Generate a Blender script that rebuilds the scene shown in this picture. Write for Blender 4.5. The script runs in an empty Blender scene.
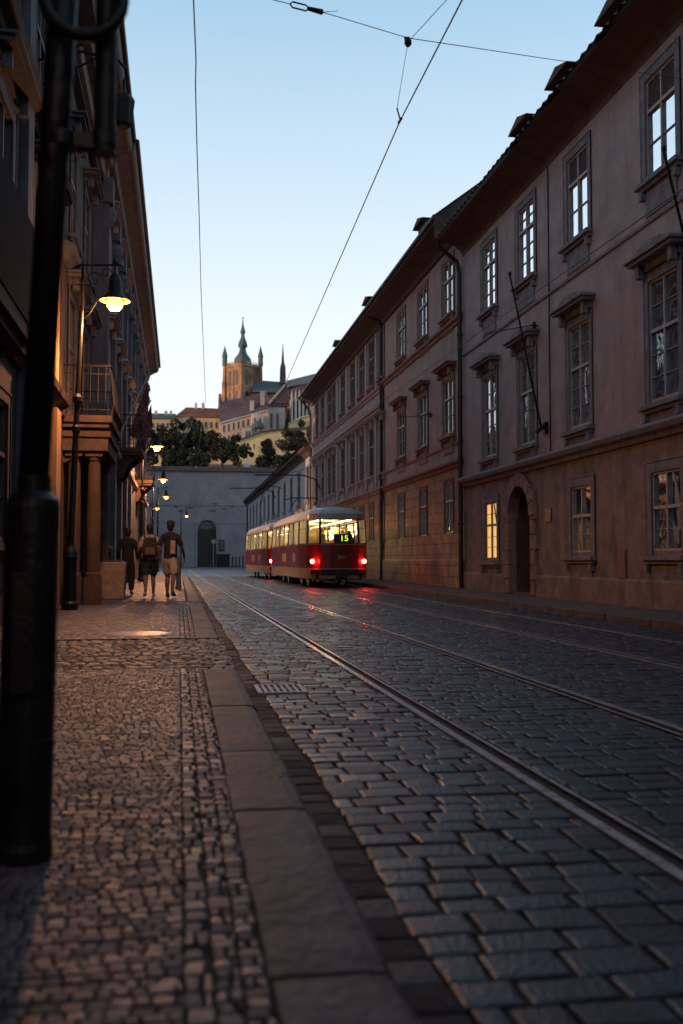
import bpy, bmesh, math, random
from mathutils import Vector, Matrix
random.seed(7)
R = math.radians
sc = bpy.context.scene
COL = sc.collection
PI = math.pi

# ------------------------------------------------------------------ camera
CAMH = 1.02
TH = math.atan(48/996.0); PS = math.atan(162.5/996.0*math.cos(TH))
cam_d = bpy.data.cameras.new('camera'); cam = bpy.data.objects.new('camera', cam_d); COL.objects.link(cam)
cam_d.sensor_fit = 'VERTICAL'; cam_d.sensor_height = 36; cam_d.lens = 996/1024*36
cam.location = (0, 0, CAMH); cam.rotation_euler = (PI/2+TH, 0, -PS)
cam_d.clip_end = 5000; cam_d.clip_start = 0.05
cam_d.dof.use_dof = True; cam_d.dof.focus_distance = 17; cam_d.dof.aperture_fstop = 2.0
sc.camera = cam
FV = Vector((math.sin(PS)*math.cos(TH), math.cos(PS)*math.cos(TH), math.sin(TH)))
RV = Vector((math.cos(PS), -math.sin(PS), 0)); UV = RV.cross(FV)
def ray(px, py): return FV + RV*((px-341.5)/996) - UV*((py-512)/996)
def atY(px, py, Y):
    d = ray(px, py); return Vector((0, 0, CAMH)) + d*(Y/d.y)
def atX(px, py, X):
    d = ray(px, py); return Vector((0, 0, CAMH)) + d*(X/d.x)
def atZ(px, py, Z):
    d = ray(px, py); return Vector((0, 0, CAMH)) + d*((Z-CAMH)/d.z)

sc.view_settings.view_transform = 'Standard'; sc.view_settings.look = 'None'
sc.view_settings.exposure = 0; sc.view_settings.gamma = 1
sc.render.engine = 'CYCLES'
cy = sc.cycles
cy.use_denoising = True; cy.max_bounces = 6; cy.diffuse_bounces = 3; cy.glossy_bounces = 3
cy.transparent_max_bounces = 8; cy.sample_clamp_indirect = 4; cy.caustics_reflective = False; cy.caustics_refractive = False

# ------------------------------------------------------------------ materials
MATS = {}
def mat(name, col, rough=.8, metal=0, var=.15, scale=3, bump=0, bscale=40, emit=None, estr=0, spec=.5, col2=None, stain=0, stcol=None, island=0, brick=None, speck=0, streak=0):
    if name in MATS: return MATS[name]
    m = bpy.data.materials.new(name); m.use_nodes = True
    nt = m.node_tree; N = nt.nodes; L = nt.links
    b = N['Principled BSDF']
    b.inputs['Roughness'].default_value = rough; b.inputs['Metallic'].default_value = metal
    b.inputs['Specular IOR Level'].default_value = spec
    tc = N.new('ShaderNodeTexCoord')
    nz = N.new('ShaderNodeTexNoise'); nz.inputs['Scale'].default_value = scale; nz.inputs['Detail'].default_value = 6
    nz.inputs['Roughness'].default_value = .62
    L.new(tc.outputs['Object'], nz.inputs['Vector'])
    mr = N.new('ShaderNodeMapRange'); mr.inputs[1].default_value = .3; mr.inputs[2].default_value = .7
    L.new(nz.outputs[0], mr.inputs[0])
    mx = N.new('ShaderNodeMix'); mx.data_type = 'RGBA'
    c2 = col2 or [c*(1-var*2) for c in col]
    c1 = col if col2 else [min(1, c*(1+var)) for c in col]
    mx.inputs['A'].default_value = (*c2, 1); mx.inputs['B'].default_value = (*c1, 1)
    L.new(mr.outputs[0], mx.inputs['Factor'])
    out = mx.outputs['Result']
    if island:
        g = N.new('ShaderNodeNewGeometry')
        m2 = N.new('ShaderNodeMapRange'); m2.inputs[3].default_value = 1-island; m2.inputs[4].default_value = 1+island
        L.new(g.outputs['Random Per Island'], m2.inputs[0])
        vm = N.new('ShaderNodeVectorMath'); vm.operation = 'SCALE'
        L.new(out, vm.inputs[0]); L.new(m2.outputs[0], vm.inputs['Scale']); out = vm.outputs[0]
        m3 = N.new('ShaderNodeMapRange'); m3.inputs[3].default_value = max(.1, rough-.14); m3.inputs[4].default_value = min(1, rough+.18)
        wn = N.new('ShaderNodeTexWhiteNoise'); wn.noise_dimensions = '1D'
        L.new(g.outputs['Random Per Island'], wn.inputs['W']); L.new(wn.outputs[0], m3.inputs[0]); L.new(m3.outputs[0], b.inputs['Roughness'])
    if stain:
        n2 = N.new('ShaderNodeTexNoise'); n2.inputs['Scale'].default_value = .7; n2.inputs['Detail'].default_value = 8; n2.inputs['Roughness'].default_value = .7
        mp = N.new('ShaderNodeMapping'); mp.inputs['Scale'].default_value = (1, 1, .45); mp.inputs['Location'].default_value = (3.1, 7.7, 1.3)
        L.new(tc.outputs['Object'], mp.inputs[0]); L.new(mp.outputs[0], n2.inputs['Vector'])
        r2 = N.new('ShaderNodeMapRange'); r2.inputs[1].default_value = .53; r2.inputs[2].default_value = .64; r2.inputs[4].default_value = stain
        L.new(n2.outputs[0], r2.inputs[0])
        x2 = N.new('ShaderNodeMix'); x2.data_type = 'RGBA'; L.new(r2.outputs[0], x2.inputs['Factor']); L.new(out, x2.inputs['A'])
        x2.inputs['B'].default_value = (*(stcol or [c*.35 for c in col]), 1); out = x2.outputs['Result']
    if speck:
        ns = N.new('ShaderNodeTexNoise'); ns.inputs['Scale'].default_value = 170; ns.inputs['Detail'].default_value = 2; L.new(tc.outputs['Object'], ns.inputs['Vector'])
        rs = N.new('ShaderNodeMapRange'); rs.inputs[1].default_value = .35; rs.inputs[2].default_value = .65; rs.inputs[3].default_value = 1-speck; rs.inputs[4].default_value = 1+speck
        L.new(ns.outputs[0], rs.inputs[0]); vs = N.new('ShaderNodeVectorMath'); vs.operation = 'SCALE'; L.new(out, vs.inputs[0]); L.new(rs.outputs[0], vs.inputs['Scale']); out = vs.outputs[0]
    if streak:
        for sc_, mp_s, lo, hi in ((1.0, (2.6, 2.6, .16), .50, .72), (1.0, (4.3, 4.3, .5), .54, .74)):
            n4 = N.new('ShaderNodeTexNoise'); n4.inputs['Scale'].default_value = sc_; n4.inputs['Detail'].default_value = 5; n4.inputs['Roughness'].default_value = .65
            m4 = N.new('ShaderNodeMapping'); m4.inputs['Scale'].default_value = mp_s; L.new(tc.outputs['Object'], m4.inputs[0]); L.new(m4.outputs[0], n4.inputs['Vector'])
            r4 = N.new('ShaderNodeMapRange'); r4.inputs[1].default_value = lo; r4.inputs[2].default_value = hi; r4.inputs[3].default_value = 1; r4.inputs[4].default_value = 1-streak
            L.new(n4.outputs[0], r4.inputs[0]); v4 = N.new('ShaderNodeVectorMath'); v4.operation = 'SCALE'; L.new(out, v4.inputs[0]); L.new(r4.outputs[0], v4.inputs['Scale']); out = v4.outputs[0]
    hgt = None
    if brick:
        bw, bh, mort, axis = brick
        br = N.new('ShaderNodeTexBrick'); mp = N.new('ShaderNodeMapping')
        if axis == 'yz': mp.inputs['Rotation'].default_value = (0, 0, 0)
        sx = N.new('ShaderNodeSeparateXYZ'); cx = N.new('ShaderNodeCombineXYZ'); L.new(tc.outputs['Object'], sx.inputs[0])
        L.new(sx.outputs['Y' if axis == 'yz' else 'X'], cx.inputs[0]); L.new(sx.outputs['Y' if axis == 'xy' else 'Z'], cx.inputs[1])
        L.new(cx.outputs[0], br.inputs['Vector'])
        br.inputs['Scale'].default_value = 1; br.inputs['Brick Width'].default_value = bw; br.inputs['Row Height'].default_value = bh
        br.inputs['Mortar Size'].default_value = mort; br.inputs['Mortar Smooth'].default_value = .3
        br.inputs['Color1'].default_value = (1, 1, 1, 1); br.inputs['Color2'].default_value = (.72, .72, .72, 1); br.inputs['Mortar'].default_value = (.3, .3, .3, 1)
        x3 = N.new('ShaderNodeMix'); x3.data_type = 'RGBA'; x3.blend_type = 'MULTIPLY'; x3.inputs['Factor'].default_value = .8
        L.new(out, x3.inputs['A']); L.new(br.outputs[0], x3.inputs['B']); out = x3.outputs['Result']
        bb = N.new('ShaderNodeBump'); bb.invert = True; bb.inputs['Strength'].default_value = .7; bb.inputs['Distance'].default_value = .02
        L.new(br.outputs['Fac'], bb.inputs['Height']); hgt = bb
    L.new(out, b.inputs['Base Color'])
    if bump:
        n3 = N.new('ShaderNodeTexNoise'); n3.inputs['Scale'].default_value = bscale; n3.inputs['Detail'].default_value = 5
        L.new(tc.outputs['Object'], n3.inputs['Vector'])
        bp = N.new('ShaderNodeBump'); bp.inputs['Strength'].default_value = bump; bp.inputs['Distance'].default_value = .02
        L.new(n3.outputs[0], bp.inputs['Height'])
        if hgt: L.new(hgt.outputs[0], bp.inputs['Normal'])
        hgt = bp
    if hgt: L.new(hgt.outputs[0], b.inputs['Normal'])
    if emit:
        b.inputs['Emission Color'].default_value = (*emit, 1); b.inputs['Emission Strength'].default_value = estr
    MATS[name] = m
    return m

def glass_mat(name, tint=(.9, .95, 1), refl=.25, rough=.02):
    m = bpy.data.materials.new(name); m.use_nodes = True
    nt = m.node_tree; N = nt.nodes; L = nt.links; N.clear()
    o = N.new('ShaderNodeOutputMaterial'); t = N.new('ShaderNodeBsdfTransparent'); g = N.new('ShaderNodeBsdfGlossy')
    t.inputs[0].default_value = (*tint, 1); g.inputs['Roughness'].default_value = rough
    f = N.new('ShaderNodeFresnel'); f.inputs[0].default_value = 1.22
    a = N.new('ShaderNodeMath'); a.operation = 'ADD'; a.inputs[1].default_value = refl; a.use_clamp = True
    mx = N.new('ShaderNodeMixShader'); L.new(f.outputs[0], a.inputs[0]); L.new(a.outputs[0], mx.inputs[0])
    L.new(t.outputs[0], mx.inputs[1]); L.new(g.outputs[0], mx.inputs[2]); L.new(mx.outputs[0], o.inputs[0])
    MATS[name] = m; return m

def _unused(): pass
def window_glass(name, base, base2, wave=18., fm=1.25, fa=.12):
    """opaque looking pane: old glass with a dim curtained room behind"""
    m = bpy.data.materials.new(name); m.use_nodes = True
    nt = m.node_tree; N = nt.nodes; L = nt.links; b = N['Principled BSDF']
    tc = N.new('ShaderNodeTexCoord'); w = N.new('ShaderNodeTexWave'); w.wave_type = 'BANDS'; w.bands_direction = 'Y'
    w.inputs['Scale'].default_value = wave/6; w.inputs['Distortion'].default_value = 2.5; w.inputs['Detail'].default_value = 2
    L.new(tc.outputs['Object'], w.inputs['Vector'])
    mx = N.new('ShaderNodeMix'); mx.data_type = 'RGBA'; L.new(w.outputs['Fac'], mx.inputs['Factor'])
    mx.inputs['A'].default_value = (*base, 1); mx.inputs['B'].default_value = (*base2, 1)
    d = N.new('ShaderNodeBsdfDiffuse'); L.new(mx.outputs['Result'], d.inputs[0])
    g = N.new('ShaderNodeBsdfGlossy'); g.inputs['Roughness'].default_value = .015; g.inputs[0].default_value = (.92, .96, 1, 1)
    nz = N.new('ShaderNodeTexNoise'); nz.inputs['Scale'].default_value = 1.6; L.new(tc.outputs['Object'], nz.inputs['Vector'])
    bp = N.new('ShaderNodeBump'); bp.inputs['Strength'].default_value = .26; bp.inputs['Distance'].default_value = .02
    L.new(nz.outputs[0], bp.inputs['Height']); L.new(bp.outputs[0], g.inputs['Normal'])
    f = N.new('ShaderNodeFresnel'); f.inputs[0].default_value = 1.9
    a = N.new('ShaderNodeMath'); a.operation = 'MULTIPLY_ADD'; a.inputs[1].default_value = fm; a.inputs[2].default_value = fa; a.use_clamp = True
    L.new(f.outputs[0], a.inputs[0])
    mxs = N.new('ShaderNodeMixShader'); L.new(a.outputs[0], mxs.inputs[0]); L.new(d.outputs[0], mxs.inputs[1]); L.new(g.outputs[0], mxs.inputs[2])
    L.new(mxs.outputs[0], N['Material Output'].inputs[0])
    MATS[name] = m; return m

M_road = mat('granite_setts', (.018, .023, .042), .41, speck=.25, var=.3, scale=9, bump=.5, bscale=55, island=.42, spec=.62)
M_mort = mat('joint_grit', (.022, .02, .02), .95, bump=.6, bscale=30)
M_mosaic = mat('mosaic_stone', (.088, .066, .076), .5, speck=.2, var=.25, scale=5, island=.45, bump=.3, bscale=90)
M_mosaicb = mat('blue_mosaic_stone', (.045, .052, .07), .5, var=.2, scale=6, island=.3, bump=.3, bscale=90)
M_strip = mat('crossing_and_shadow_sett', (.048, .037, .042), .52, speck=.2, var=.25, scale=6, island=.4, bump=.4, bscale=60)
M_kerb = mat('granite_kerb', (.078, .062, .071), .66, var=.35, scale=3.5, bump=.8, bscale=22, stain=.6, speck=.3)
M_steel = mat('rail_steel', (.66, .66, .69), .27, .6, var=.25, scale=14, bump=.12, bscale=20)
M_groove = mat('groove_dirt', (.012, .011, .011), .9)
M_iron = mat('black_iron', (.009, .009, .010), .5, .0, spec=.3, var=.3, scale=10, bump=.2, bscale=60)
M_poleP = mat('painted_pole', (.010, .008, .008), .45, 0, var=.6, scale=6, bump=.35, bscale=22, spec=.35)
M_pink = mat('pink_plaster', (.36, .28, .28), .9, streak=.2, var=.13, scale=1.6, bump=.35, bscale=12, stain=.6, stcol=(.22, .175, .18))
M_pinklow = mat('stained_base_plaster', (.235, .17, .16), .92, streak=.28, var=.22, scale=2.2, bump=.6, bscale=9, stain=.85, stcol=(.10, .08, .08))
M_greytrim = mat('grey_stone_trim', (.19, .175, .20), .85, streak=.25, var=.2, scale=5, bump=.4, bscale=25)
M_rose = mat('rose_plaster', (.34, .245, .225), .9, streak=.2, var=.12, scale=1.6, bump=.3, bscale=12, stain=.3)
M_roselow = mat('rusticated_plaster', (.38, .25, .17), .9, streak=.25, var=.22, scale=2, bump=.5, bscale=9, stain=.6, brick=(1.1, .36, .018, 'yz'))
M_rosetrim = mat('rose_trim', (.24, .14, .125), .88, var=.18, scale=5, bump=.3, bscale=25)
M_lilac = mat('lilac_plaster', (.36, .29, .30), .9, streak=.3, var=.12, scale=1.6, bump=.3, bscale=12, stain=.3)
M_lilactrim = mat('pale_trim', (.33, .28, .29), .88, var=.15, scale=5, bump=.3, bscale=25)
M_white = mat('white_plaster', (.46, .42, .44), .9, streak=.3, var=.12, scale=1.6, bump=.3, bscale=12, stain=.3)
M_frame = mat('window_paint', (.36, .31, .3), .55, var=.15, scale=8)
M_framed = mat('dark_window_paint', (.10, .065, .055), .55, var=.15, scale=8)
M_tile = mat('clay_roof_tile', (.085, .045, .04), .9, var=.3, scale=4, bump=.4)
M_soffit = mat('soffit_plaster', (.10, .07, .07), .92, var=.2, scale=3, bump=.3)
M_gutter = mat('dark_sheet_metal', (.02, .02, .022), .5, .4, var=.3, scale=6)
M_wood = mat('dark_oak_door', (.012, .008, .007), .6, var=.4, scale=12, bump=.4, bscale=30)  # oak darkened too for the shade in the deep doorway
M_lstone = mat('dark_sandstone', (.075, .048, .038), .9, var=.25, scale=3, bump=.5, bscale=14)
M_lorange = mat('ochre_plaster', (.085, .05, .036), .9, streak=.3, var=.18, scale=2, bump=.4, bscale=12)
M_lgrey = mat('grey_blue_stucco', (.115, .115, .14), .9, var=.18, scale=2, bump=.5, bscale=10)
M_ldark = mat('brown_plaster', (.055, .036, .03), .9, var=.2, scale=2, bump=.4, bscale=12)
M_endwall = mat('weathered_wall_plaster', (.24, .22, .24), .92, streak=.1, var=.14, scale=.35, bump=.3, bscale=4, stain=.55, stcol=(.15, .145, .165))
G_dark = window_glass('dark_pane', (.012, .011, .012), (.02, .018, .02))
G_curt = window_glass('curtained_pane', (.02, .02, .024), (.085, .08, .085), fm=.5, fa=.02)
G_curt2 = window_glass('lace_curtain_pane', (.05, .048, .05), (.16, .15, .15), wave=34., fm=.45, fa=.02)
G_curt3 = window_glass('dim_room_pane', (.012, .01, .01), (.03, .025, .025), wave=7., fm=.6, fa=.03)

# ------------------------------------------------------------------ mesh helpers
class MB:
    def __init__(s): s.v = []; s.f = []; s.sm = False
    def add(s, vs, fs):
        o = len(s.v); s.v += [tuple(p) for p in vs]; s.f += [tuple(i+o for i in f) for f in fs]; return s
    def box(s, x0, x1, y0, y1, z0, z1):
        if x0 > x1: x0, x1 = x1, x0
        if y0 > y1: y0, y1 = y1, y0
        if z0 > z1: z0, z1 = z1, z0
        return s.add([(x0,y0,z0),(x1,y0,z0),(x1,y1,z0),(x0,y1,z0),(x0,y0,z1),(x1,y0,z1),(x1,y1,z1),(x0,y1,z1)],
                     [(0,3,2,1),(4,5,6,7),(0,1,5,4),(1,2,6,5),(2,3,7,6),(3,0,4,7)])
    def quad(s, *p): return s.add(p, [tuple(range(len(p)))])
    def tube(s, pts, r, n=8, cap=True):
        pts = [Vector(p) for p in pts]; rs = r if isinstance(r, (list, tuple)) else [r]*len(pts)
        o = len(s.v); up = None
        for i, p in enumerate(pts):
            d = (pts[min(i+1, len(pts)-1)] - pts[max(i-1, 0)])
            if d.length < 1e-9: d = Vector((0, 0, 1))
            d.normalize()
            a = Vector((0, 0, 1)) if abs(d.z) < .93 else Vector((1, 0, 0))
            if up is not None: a = up
            u = d.cross(a)
            if u.length < 1e-4: u = d.cross(Vector((0, 1, 0)))
            u.normalize(); w = u.cross(d).normalized(); up = w
            for k in range(n):
                t = 2*PI*k/n; q = p + (u*math.cos(t)+w*math.sin(t))*rs[i]; s.v.append(tuple(q))
        for i in range(len(pts)-1):
            for k in range(n):
                a = o+i*n+k; b = o+i*n+(k+1) % n; s.f.append((a, b, b+n, a+n))
        if cap:
            s.f.append(tuple(o+k for k in range(n))[::-1]); s.f.append(tuple(o+(len(pts)-1)*n+k for k in range(n)))
        return s
    def lathe(s, c, prof, n=12, lean=(0, 0)):
        return s.tube([(c[0]+lean[0]*z, c[1]+lean[1]*z, c[2]+z) for r, z in prof], [max(r, .0008) for r, z in prof], n) if all(
            prof[i+1][1] > prof[i][1] for i in range(len(prof)-1)) else s._lathe(c, prof, n)
    def _lathe(s, c, prof, n):
        o = len(s.v)
        for r, z in prof:
            for k in range(n):
                t = 2*PI*k/n; s.v.append((c[0]+r*math.cos(t), c[1]+r*math.sin(t), c[2]+z))
        for i in range(len(prof)-1):
            for k in range(n):
                a = o+i*n+k; b = o+i*n+(k+1) % n; s.f.append((a, b, b+n, a+n))
        return s
    def prism(s, poly, axis, a, b):
        """poly: 2d points; axis 'x','y','z' extrude from a to b"""
        def P(u, v, w): return {'x': (w, u, v), 'y': (u, w, v), 'z': (u, v, w)}[axis]
        n = len(poly); vs = [P(u, v, a) for u, v in poly]+[P(u, v, b) for u, v in poly]
        return s.add(vs, [tuple(range(n))[::-1], tuple(range(n, 2*n))]+[(i, (i+1) % n, (i+1) % n+n, i+n) for i in range(n)])
    def build(s, name, m, parent=None, origin=None, smooth=False, fix=True, bevel=0, local=False):
        """verts are in world coordinates unless local; origin = world origin of the object"""
        og = Vector(origin) if origin is not None else (Vector((0, 0, 0)) if parent is None or local else WL[parent.name].copy())
        me = bpy.data.meshes.new(name)
        vs = s.v if local else [(x-og.x, y-og.y, z-og.z) for x, y, z in s.v]
        me.from_pydata(vs, [], s.f)
        if fix:
            b = bmesh.new(); b.from_mesh(me); bmesh.ops.recalc_face_normals(b, faces=b.faces); b.to_mesh(me); b.free()
        if smooth:
            me.shade_smooth() if hasattr(me, 'shade_smooth') else None
        me.materials.append(m); me.update()
        o = bpy.data.objects.new(name, me); COL.objects.link(o)
        if parent is not None:
            o.parent = parent
            o.location = (0, 0, 0) if local and origin is None else og - WL[parent.name]
            WL[o.name] = og if not (local and origin is None) else WL[parent.name]
        else:
            o.location = og; WL[o.name] = og
        if bevel:
            bv = o.modifiers.new('bevel', 'BEVEL'); bv.width = bevel; bv.segments = 2; bv.limit_method = 'ANGLE'
        return o
WL = {}
def thing(name, loc, label, cat, group=None, rot=None):
    o = bpy.data.objects.new(name, None); COL.objects.link(o); o.location = loc; o.empty_display_size = .3
    if rot: o.rotation_euler = rot
    WL[o.name] = Vector(loc); o['label'] = label; o['category'] = cat
    if group: o['group'] = group
    return o
def tag(o, label, cat, group=None):
    o['label'] = label; o['category'] = cat
    if group: o['group'] = group
    return o
def kind(o, k): o['kind'] = k; return o
def copy_tree(o, parent=None):
    c = o.copy(); COL.objects.link(c)
    if parent is not None: c.parent = parent
    for ch in o.children: copy_tree(ch, c)
    return c

# ------------------------------------------------------------------ world and sun
SUN_AZ = R(-106); SUN_EL = R(5.0)
w = bpy.data.worlds.new('World'); sc.world = w; w.use_nodes = True
N = w.node_tree.nodes; L = w.node_tree.links
sk = N.new('ShaderNodeTexSky'); sk.sky_type = 'NISHITA'; sk.sun_disc = False; sk.sun_elevation = SUN_EL; sk.sun_rotation = SUN_AZ
sk.ozone_density = 3; sk.dust_density = .6
tcw = N.new('ShaderNodeTexCoord'); nrm = N.new('ShaderNodeVectorMath'); nrm.operation = 'NORMALIZE'
L.new(tcw.outputs['Generated'], nrm.inputs[0])
sp = N.new('ShaderNodeSeparateXYZ'); L.new(nrm.outputs[0], sp.inputs[0])
rp = N.new('ShaderNodeValToRGB'); cr = rp.color_ramp; L.new(sp.outputs['Z'], rp.inputs[0])
stops = [(0, (1.0, .95, .92)), (.12, (1.06, 1.07, 1.07)), (.22, (.98, 1.04, 1.06)), (.36, (.70, .86, .98)), (.5, (.43, .66, .85)), (.72, (.24, .34, .46)), (1, (.2, .25, .33))]
while len(cr.elements) < len(stops): cr.elements.new(.5)
for e, (p, c) in zip(cr.elements, stops): e.position = p; e.color = (*c, 1)
sc1 = N.new('ShaderNodeVectorMath'); sc1.operation = 'SCALE'; sc1.inputs['Scale'].default_value = 9.0; L.new(rp.outputs[0], sc1.inputs[0])
sc2 = N.new('ShaderNodeVectorMath'); sc2.operation = 'SCALE'; sc2.inputs['Scale'].default_value = .6; L.new(sk.outputs[0], sc2.inputs[0])
ad = N.new('ShaderNodeVectorMath'); ad.operation = 'ADD'; L.new(sc1.outputs[0], ad.inputs[0]); L.new(sc2.outputs[0], ad.inputs[1])
L.new(ad.outputs[0], N['Background'].inputs[0]); N['Background'].inputs[1].default_value = .1
sd = bpy.data.lights.new('sun', 'SUN'); so = bpy.data.objects.new('sun', sd); COL.objects.link(so)
sd.energy = 3.4; sd.angle = R(.6); sd.color = (1, .60, .34)
tosun = Vector((math.sin(SUN_AZ)*math.cos(SUN_EL), math.cos(SUN_AZ)*math.cos(SUN_EL), math.sin(SUN_EL)))
so.rotation_euler = tosun.to_track_quat('Z', 'Y').to_euler()
def lamp(name, loc, e, col, size=.1, parent=None):
    d = bpy.data.lights.new(name, 'POINT'); d.energy = e; d.color = col; d.shadow_soft_size = size
    o = bpy.data.objects.new(name, d); COL.objects.link(o)
    o.location = loc
    if parent is not None: o.parent = parent
    return o
def spot(name, loc, e, col, parent):
    d = bpy.data.lights.new(name, 'SPOT'); d.energy = e; d.color = col; d.shadow_soft_size = .1; d.spot_size = R(168); d.spot_blend = .3
    o = bpy.data.objects.new(name, d); COL.objects.link(o); o.location = loc; o.parent = parent
    return o

# ------------------------------------------------------------------ terrain
def hz(x, y):
    if y < 156: return -.12
    t = (y-156)
    h = 0.2*t if t < 110 else 22+(t-110)*.115
    if y > 440: h = min(h, 43+(y-440)*.12)
    h = min(h, 62)
    return h + (1.2*math.sin(x*.07)+math.sin(y*.05+x*.03))*min(1, t/40)
m = MB(); xs = [-900, -500, -300]+[-200+i*14 for i in range(36)]+[450, 700, 1200]
ys = [-300, -100, -20, 40, 100, 150, 155, 158]+[165+i*12 for i in range(32)]+[600, 800, 1200, 2500]
for y in ys:
    for x in xs: m.v.append((x, y, hz(x, y)))
nx = len(xs)
for j in range(len(ys)-1):
    for i in range(nx-1): a = j*nx+i; m.f.append((a, a+1, a+nx+1, a+nx))
kind(m.build('ground', mat('hill_grass', (.035, .045, .02), .95, var=.4, scale=.2, bump=.6, bscale=1.5), smooth=True, fix=False), 'structure')

# ------------------------------------------------------------------ road of granite setts
def railx(i, y):
    if i < 2: return (1.62, 3.0)[i] + .03 - .0068*y
    return (4.72, 6.155)[i-2] + .2*math.exp(-((y-38)/9)**2) - max(0, y-50)*.012
def stones(x0f, x1f, y0, y1, rl, cw, top, gap, jit, hcr, inset, seed, skip=None, drop=.02, wav=.0):
    rnd = random.Random(seed); m = MB(); y = y0; V = m.v; Fc = m.f
    while y < y1:
        r = rl*rnd.uniform(.85, 1.15); xa, xb = x0f(y), x1f(y); x = xa - rnd.uniform(0, cw*.5)
        sk = rnd.uniform(-.012, .012) if rl > .09 else rnd.uniform(-.0025, .0025)
        while x < xb:
            cwd = cw*rnd.uniform(.72, 1.35); a, b = max(x, xa), min(x+cwd, xb)
            x += cwd
            if b-a < cw*.25: continue
            if skip and skip(a, b, y): continue
            wv = wav*math.sin(a*2.1+y*.3)
            g = gap*.5
            P = [(a+g, y+g+wv), (b-g, y+g+wv), (b-g, y+r-g+wv), (a+g, y+r-g+wv)]
            P = [(px+rnd.uniform(-jit, jit), py+rnd.uniform(-jit, jit)+sk*(px-xa)) for px, py in P]
            cx = sum(p[0] for p in P)/4; cyy = sum(p[1] for p in P)/4
            h0 = top+rnd.uniform(-hcr, hcr); tx, ty = rnd.uniform(-.022, .022), rnd.uniform(-.022, .022)
            o = len(V)
            for k, (ins, dz) in enumerate(((0, -drop), (inset*.25, -inset*.55), (inset*1.6, 0))):
                for px, py in P:
                    dx, dy = cx-px, cyy-py; l = math.hypot(dx, dy) or 1
                    qx, qy = px+dx/l*ins*1.4, py+dy/l*ins*1.4
                    V.append((qx, qy, h0+dz+(tx*(qx-cx)+ty*(qy-cyy) if k else 0)))
            V.append((cx, cyy, h0+inset*.28))
            for k in range(2):
                for i in range(4):
                    a1 = o+k*4+i; b1 = o+k*4+(i+1) % 4; Fc.append((a1, b1, b1+4, a1+4))
            for i in range(4): Fc.append((o+8+i, o+8+(i+1) % 4, o+12))
        y += r
    return m
RK0, RK1 = .50, 7.12     # road between the kerb faces
def skip_rail(a, b, y):
    for i in range(4):
        rx = railx(i, y)
        if b > rx-.055 and a < rx+.075: return True
    return False
# courses are laid strip by strip between the rails so stones butt against the steel
kind(stones(lambda y: .50, lambda y: .655, -3, 62, .17, .3, -.006, .009, .006, .003, .008, 9, wav=.012).build('gutter_stones', mat('gutter_stone', (.022, .017, .021), .75, var=.3, scale=4, bump=.5, bscale=30, speck=.2, island=.05), fix=False), 'structure')
edges = [lambda y: .65+.012*math.sin(y*1.7)+.008*math.sin(y*4.1), lambda y: railx(0, y)-.05, lambda y: railx(0, y)+.115, lambda y: railx(1, y)-.115, lambda y: railx(1, y)+.05,
         lambda y: railx(2, y)-.05, lambda y: railx(2, y)+.115, lambda y: railx(3, y)-.115, lambda y: railx(3, y)+.05, lambda y: 7.12]
road = MB()
for q in range(5):
    mm = stones(edges[2*q], edges[2*q+1], -3, 62, .146, .185, 0, .013, .007, .0035, .0065, 11+q, wav=.015)
    o = len(road.v); road.v += mm.v; road.f += [tuple(i+o for i in f) for f in mm.f]
kind(road.build('road', M_road, fix=False), 'structure')
m = MB(); m.box(.44, 7.2, -6, 62, -.1, -.0135); kind(m.build('road_bed', M_mort), 'structure')
m = MB(); m.box(-30, 40, 62, 150, -.1, -.004)
kind(m.build('square_paving', mat('square_setts', (.12, .12, .14), .5, var=.25, scale=.8, bump=.6, bscale=14, brick=(.3, .2, .012, 'xy'))), 'structure')

# rails: head, groove, lip
tr = thing('tram_rails', (2.3, 20, 0), 'grooved steel tram rails of both tracks set in the cobbled road', 'tram rails')
for i in range(4):
    hd, gr, lp = MB(), MB(), MB(); s = 1 if i in (0, 2) else -1
    yy = [-4+1.5*k for k in range(70)]; dz = (-.002, -.003, -.006, -.017)[i]
    A_ = [(-.045, -.05), (-.045, .006), (.003, .006), (.010, .004), (.015, .000), (.018, -.006), (.018, -.05)] if s > 0 else [(-.045, -.05), (-.045, -.006), (-.042, .0), (-.037, .004), (-.03, .006), (.018, .006), (.018, -.05)]
    for prof, mb in ((A_, hd),
                     ([(.018, .0), (.018, -.047), (.075, -.047), (.075, .0038)], gr),
                     ([(.075, .004), (.1, .004), (.104, .002 if s > 0 else .004)], lp)):
        n = len(prof); zo = .0 
        for y in yy:
            for u, v in prof: mb.v.append((railx(i, y)+s*u, y, v+dz))
        for a in range(len(yy)-1):
            for k in range(n-1): p = a*n+k; mb.f.append((p, p+1, p+1+n, p+n))
    r = hd.build('rail', M_steel, tr); gr.build('groove', M_groove, r); lp.build('guard_lip', M_steel, r)

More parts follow.
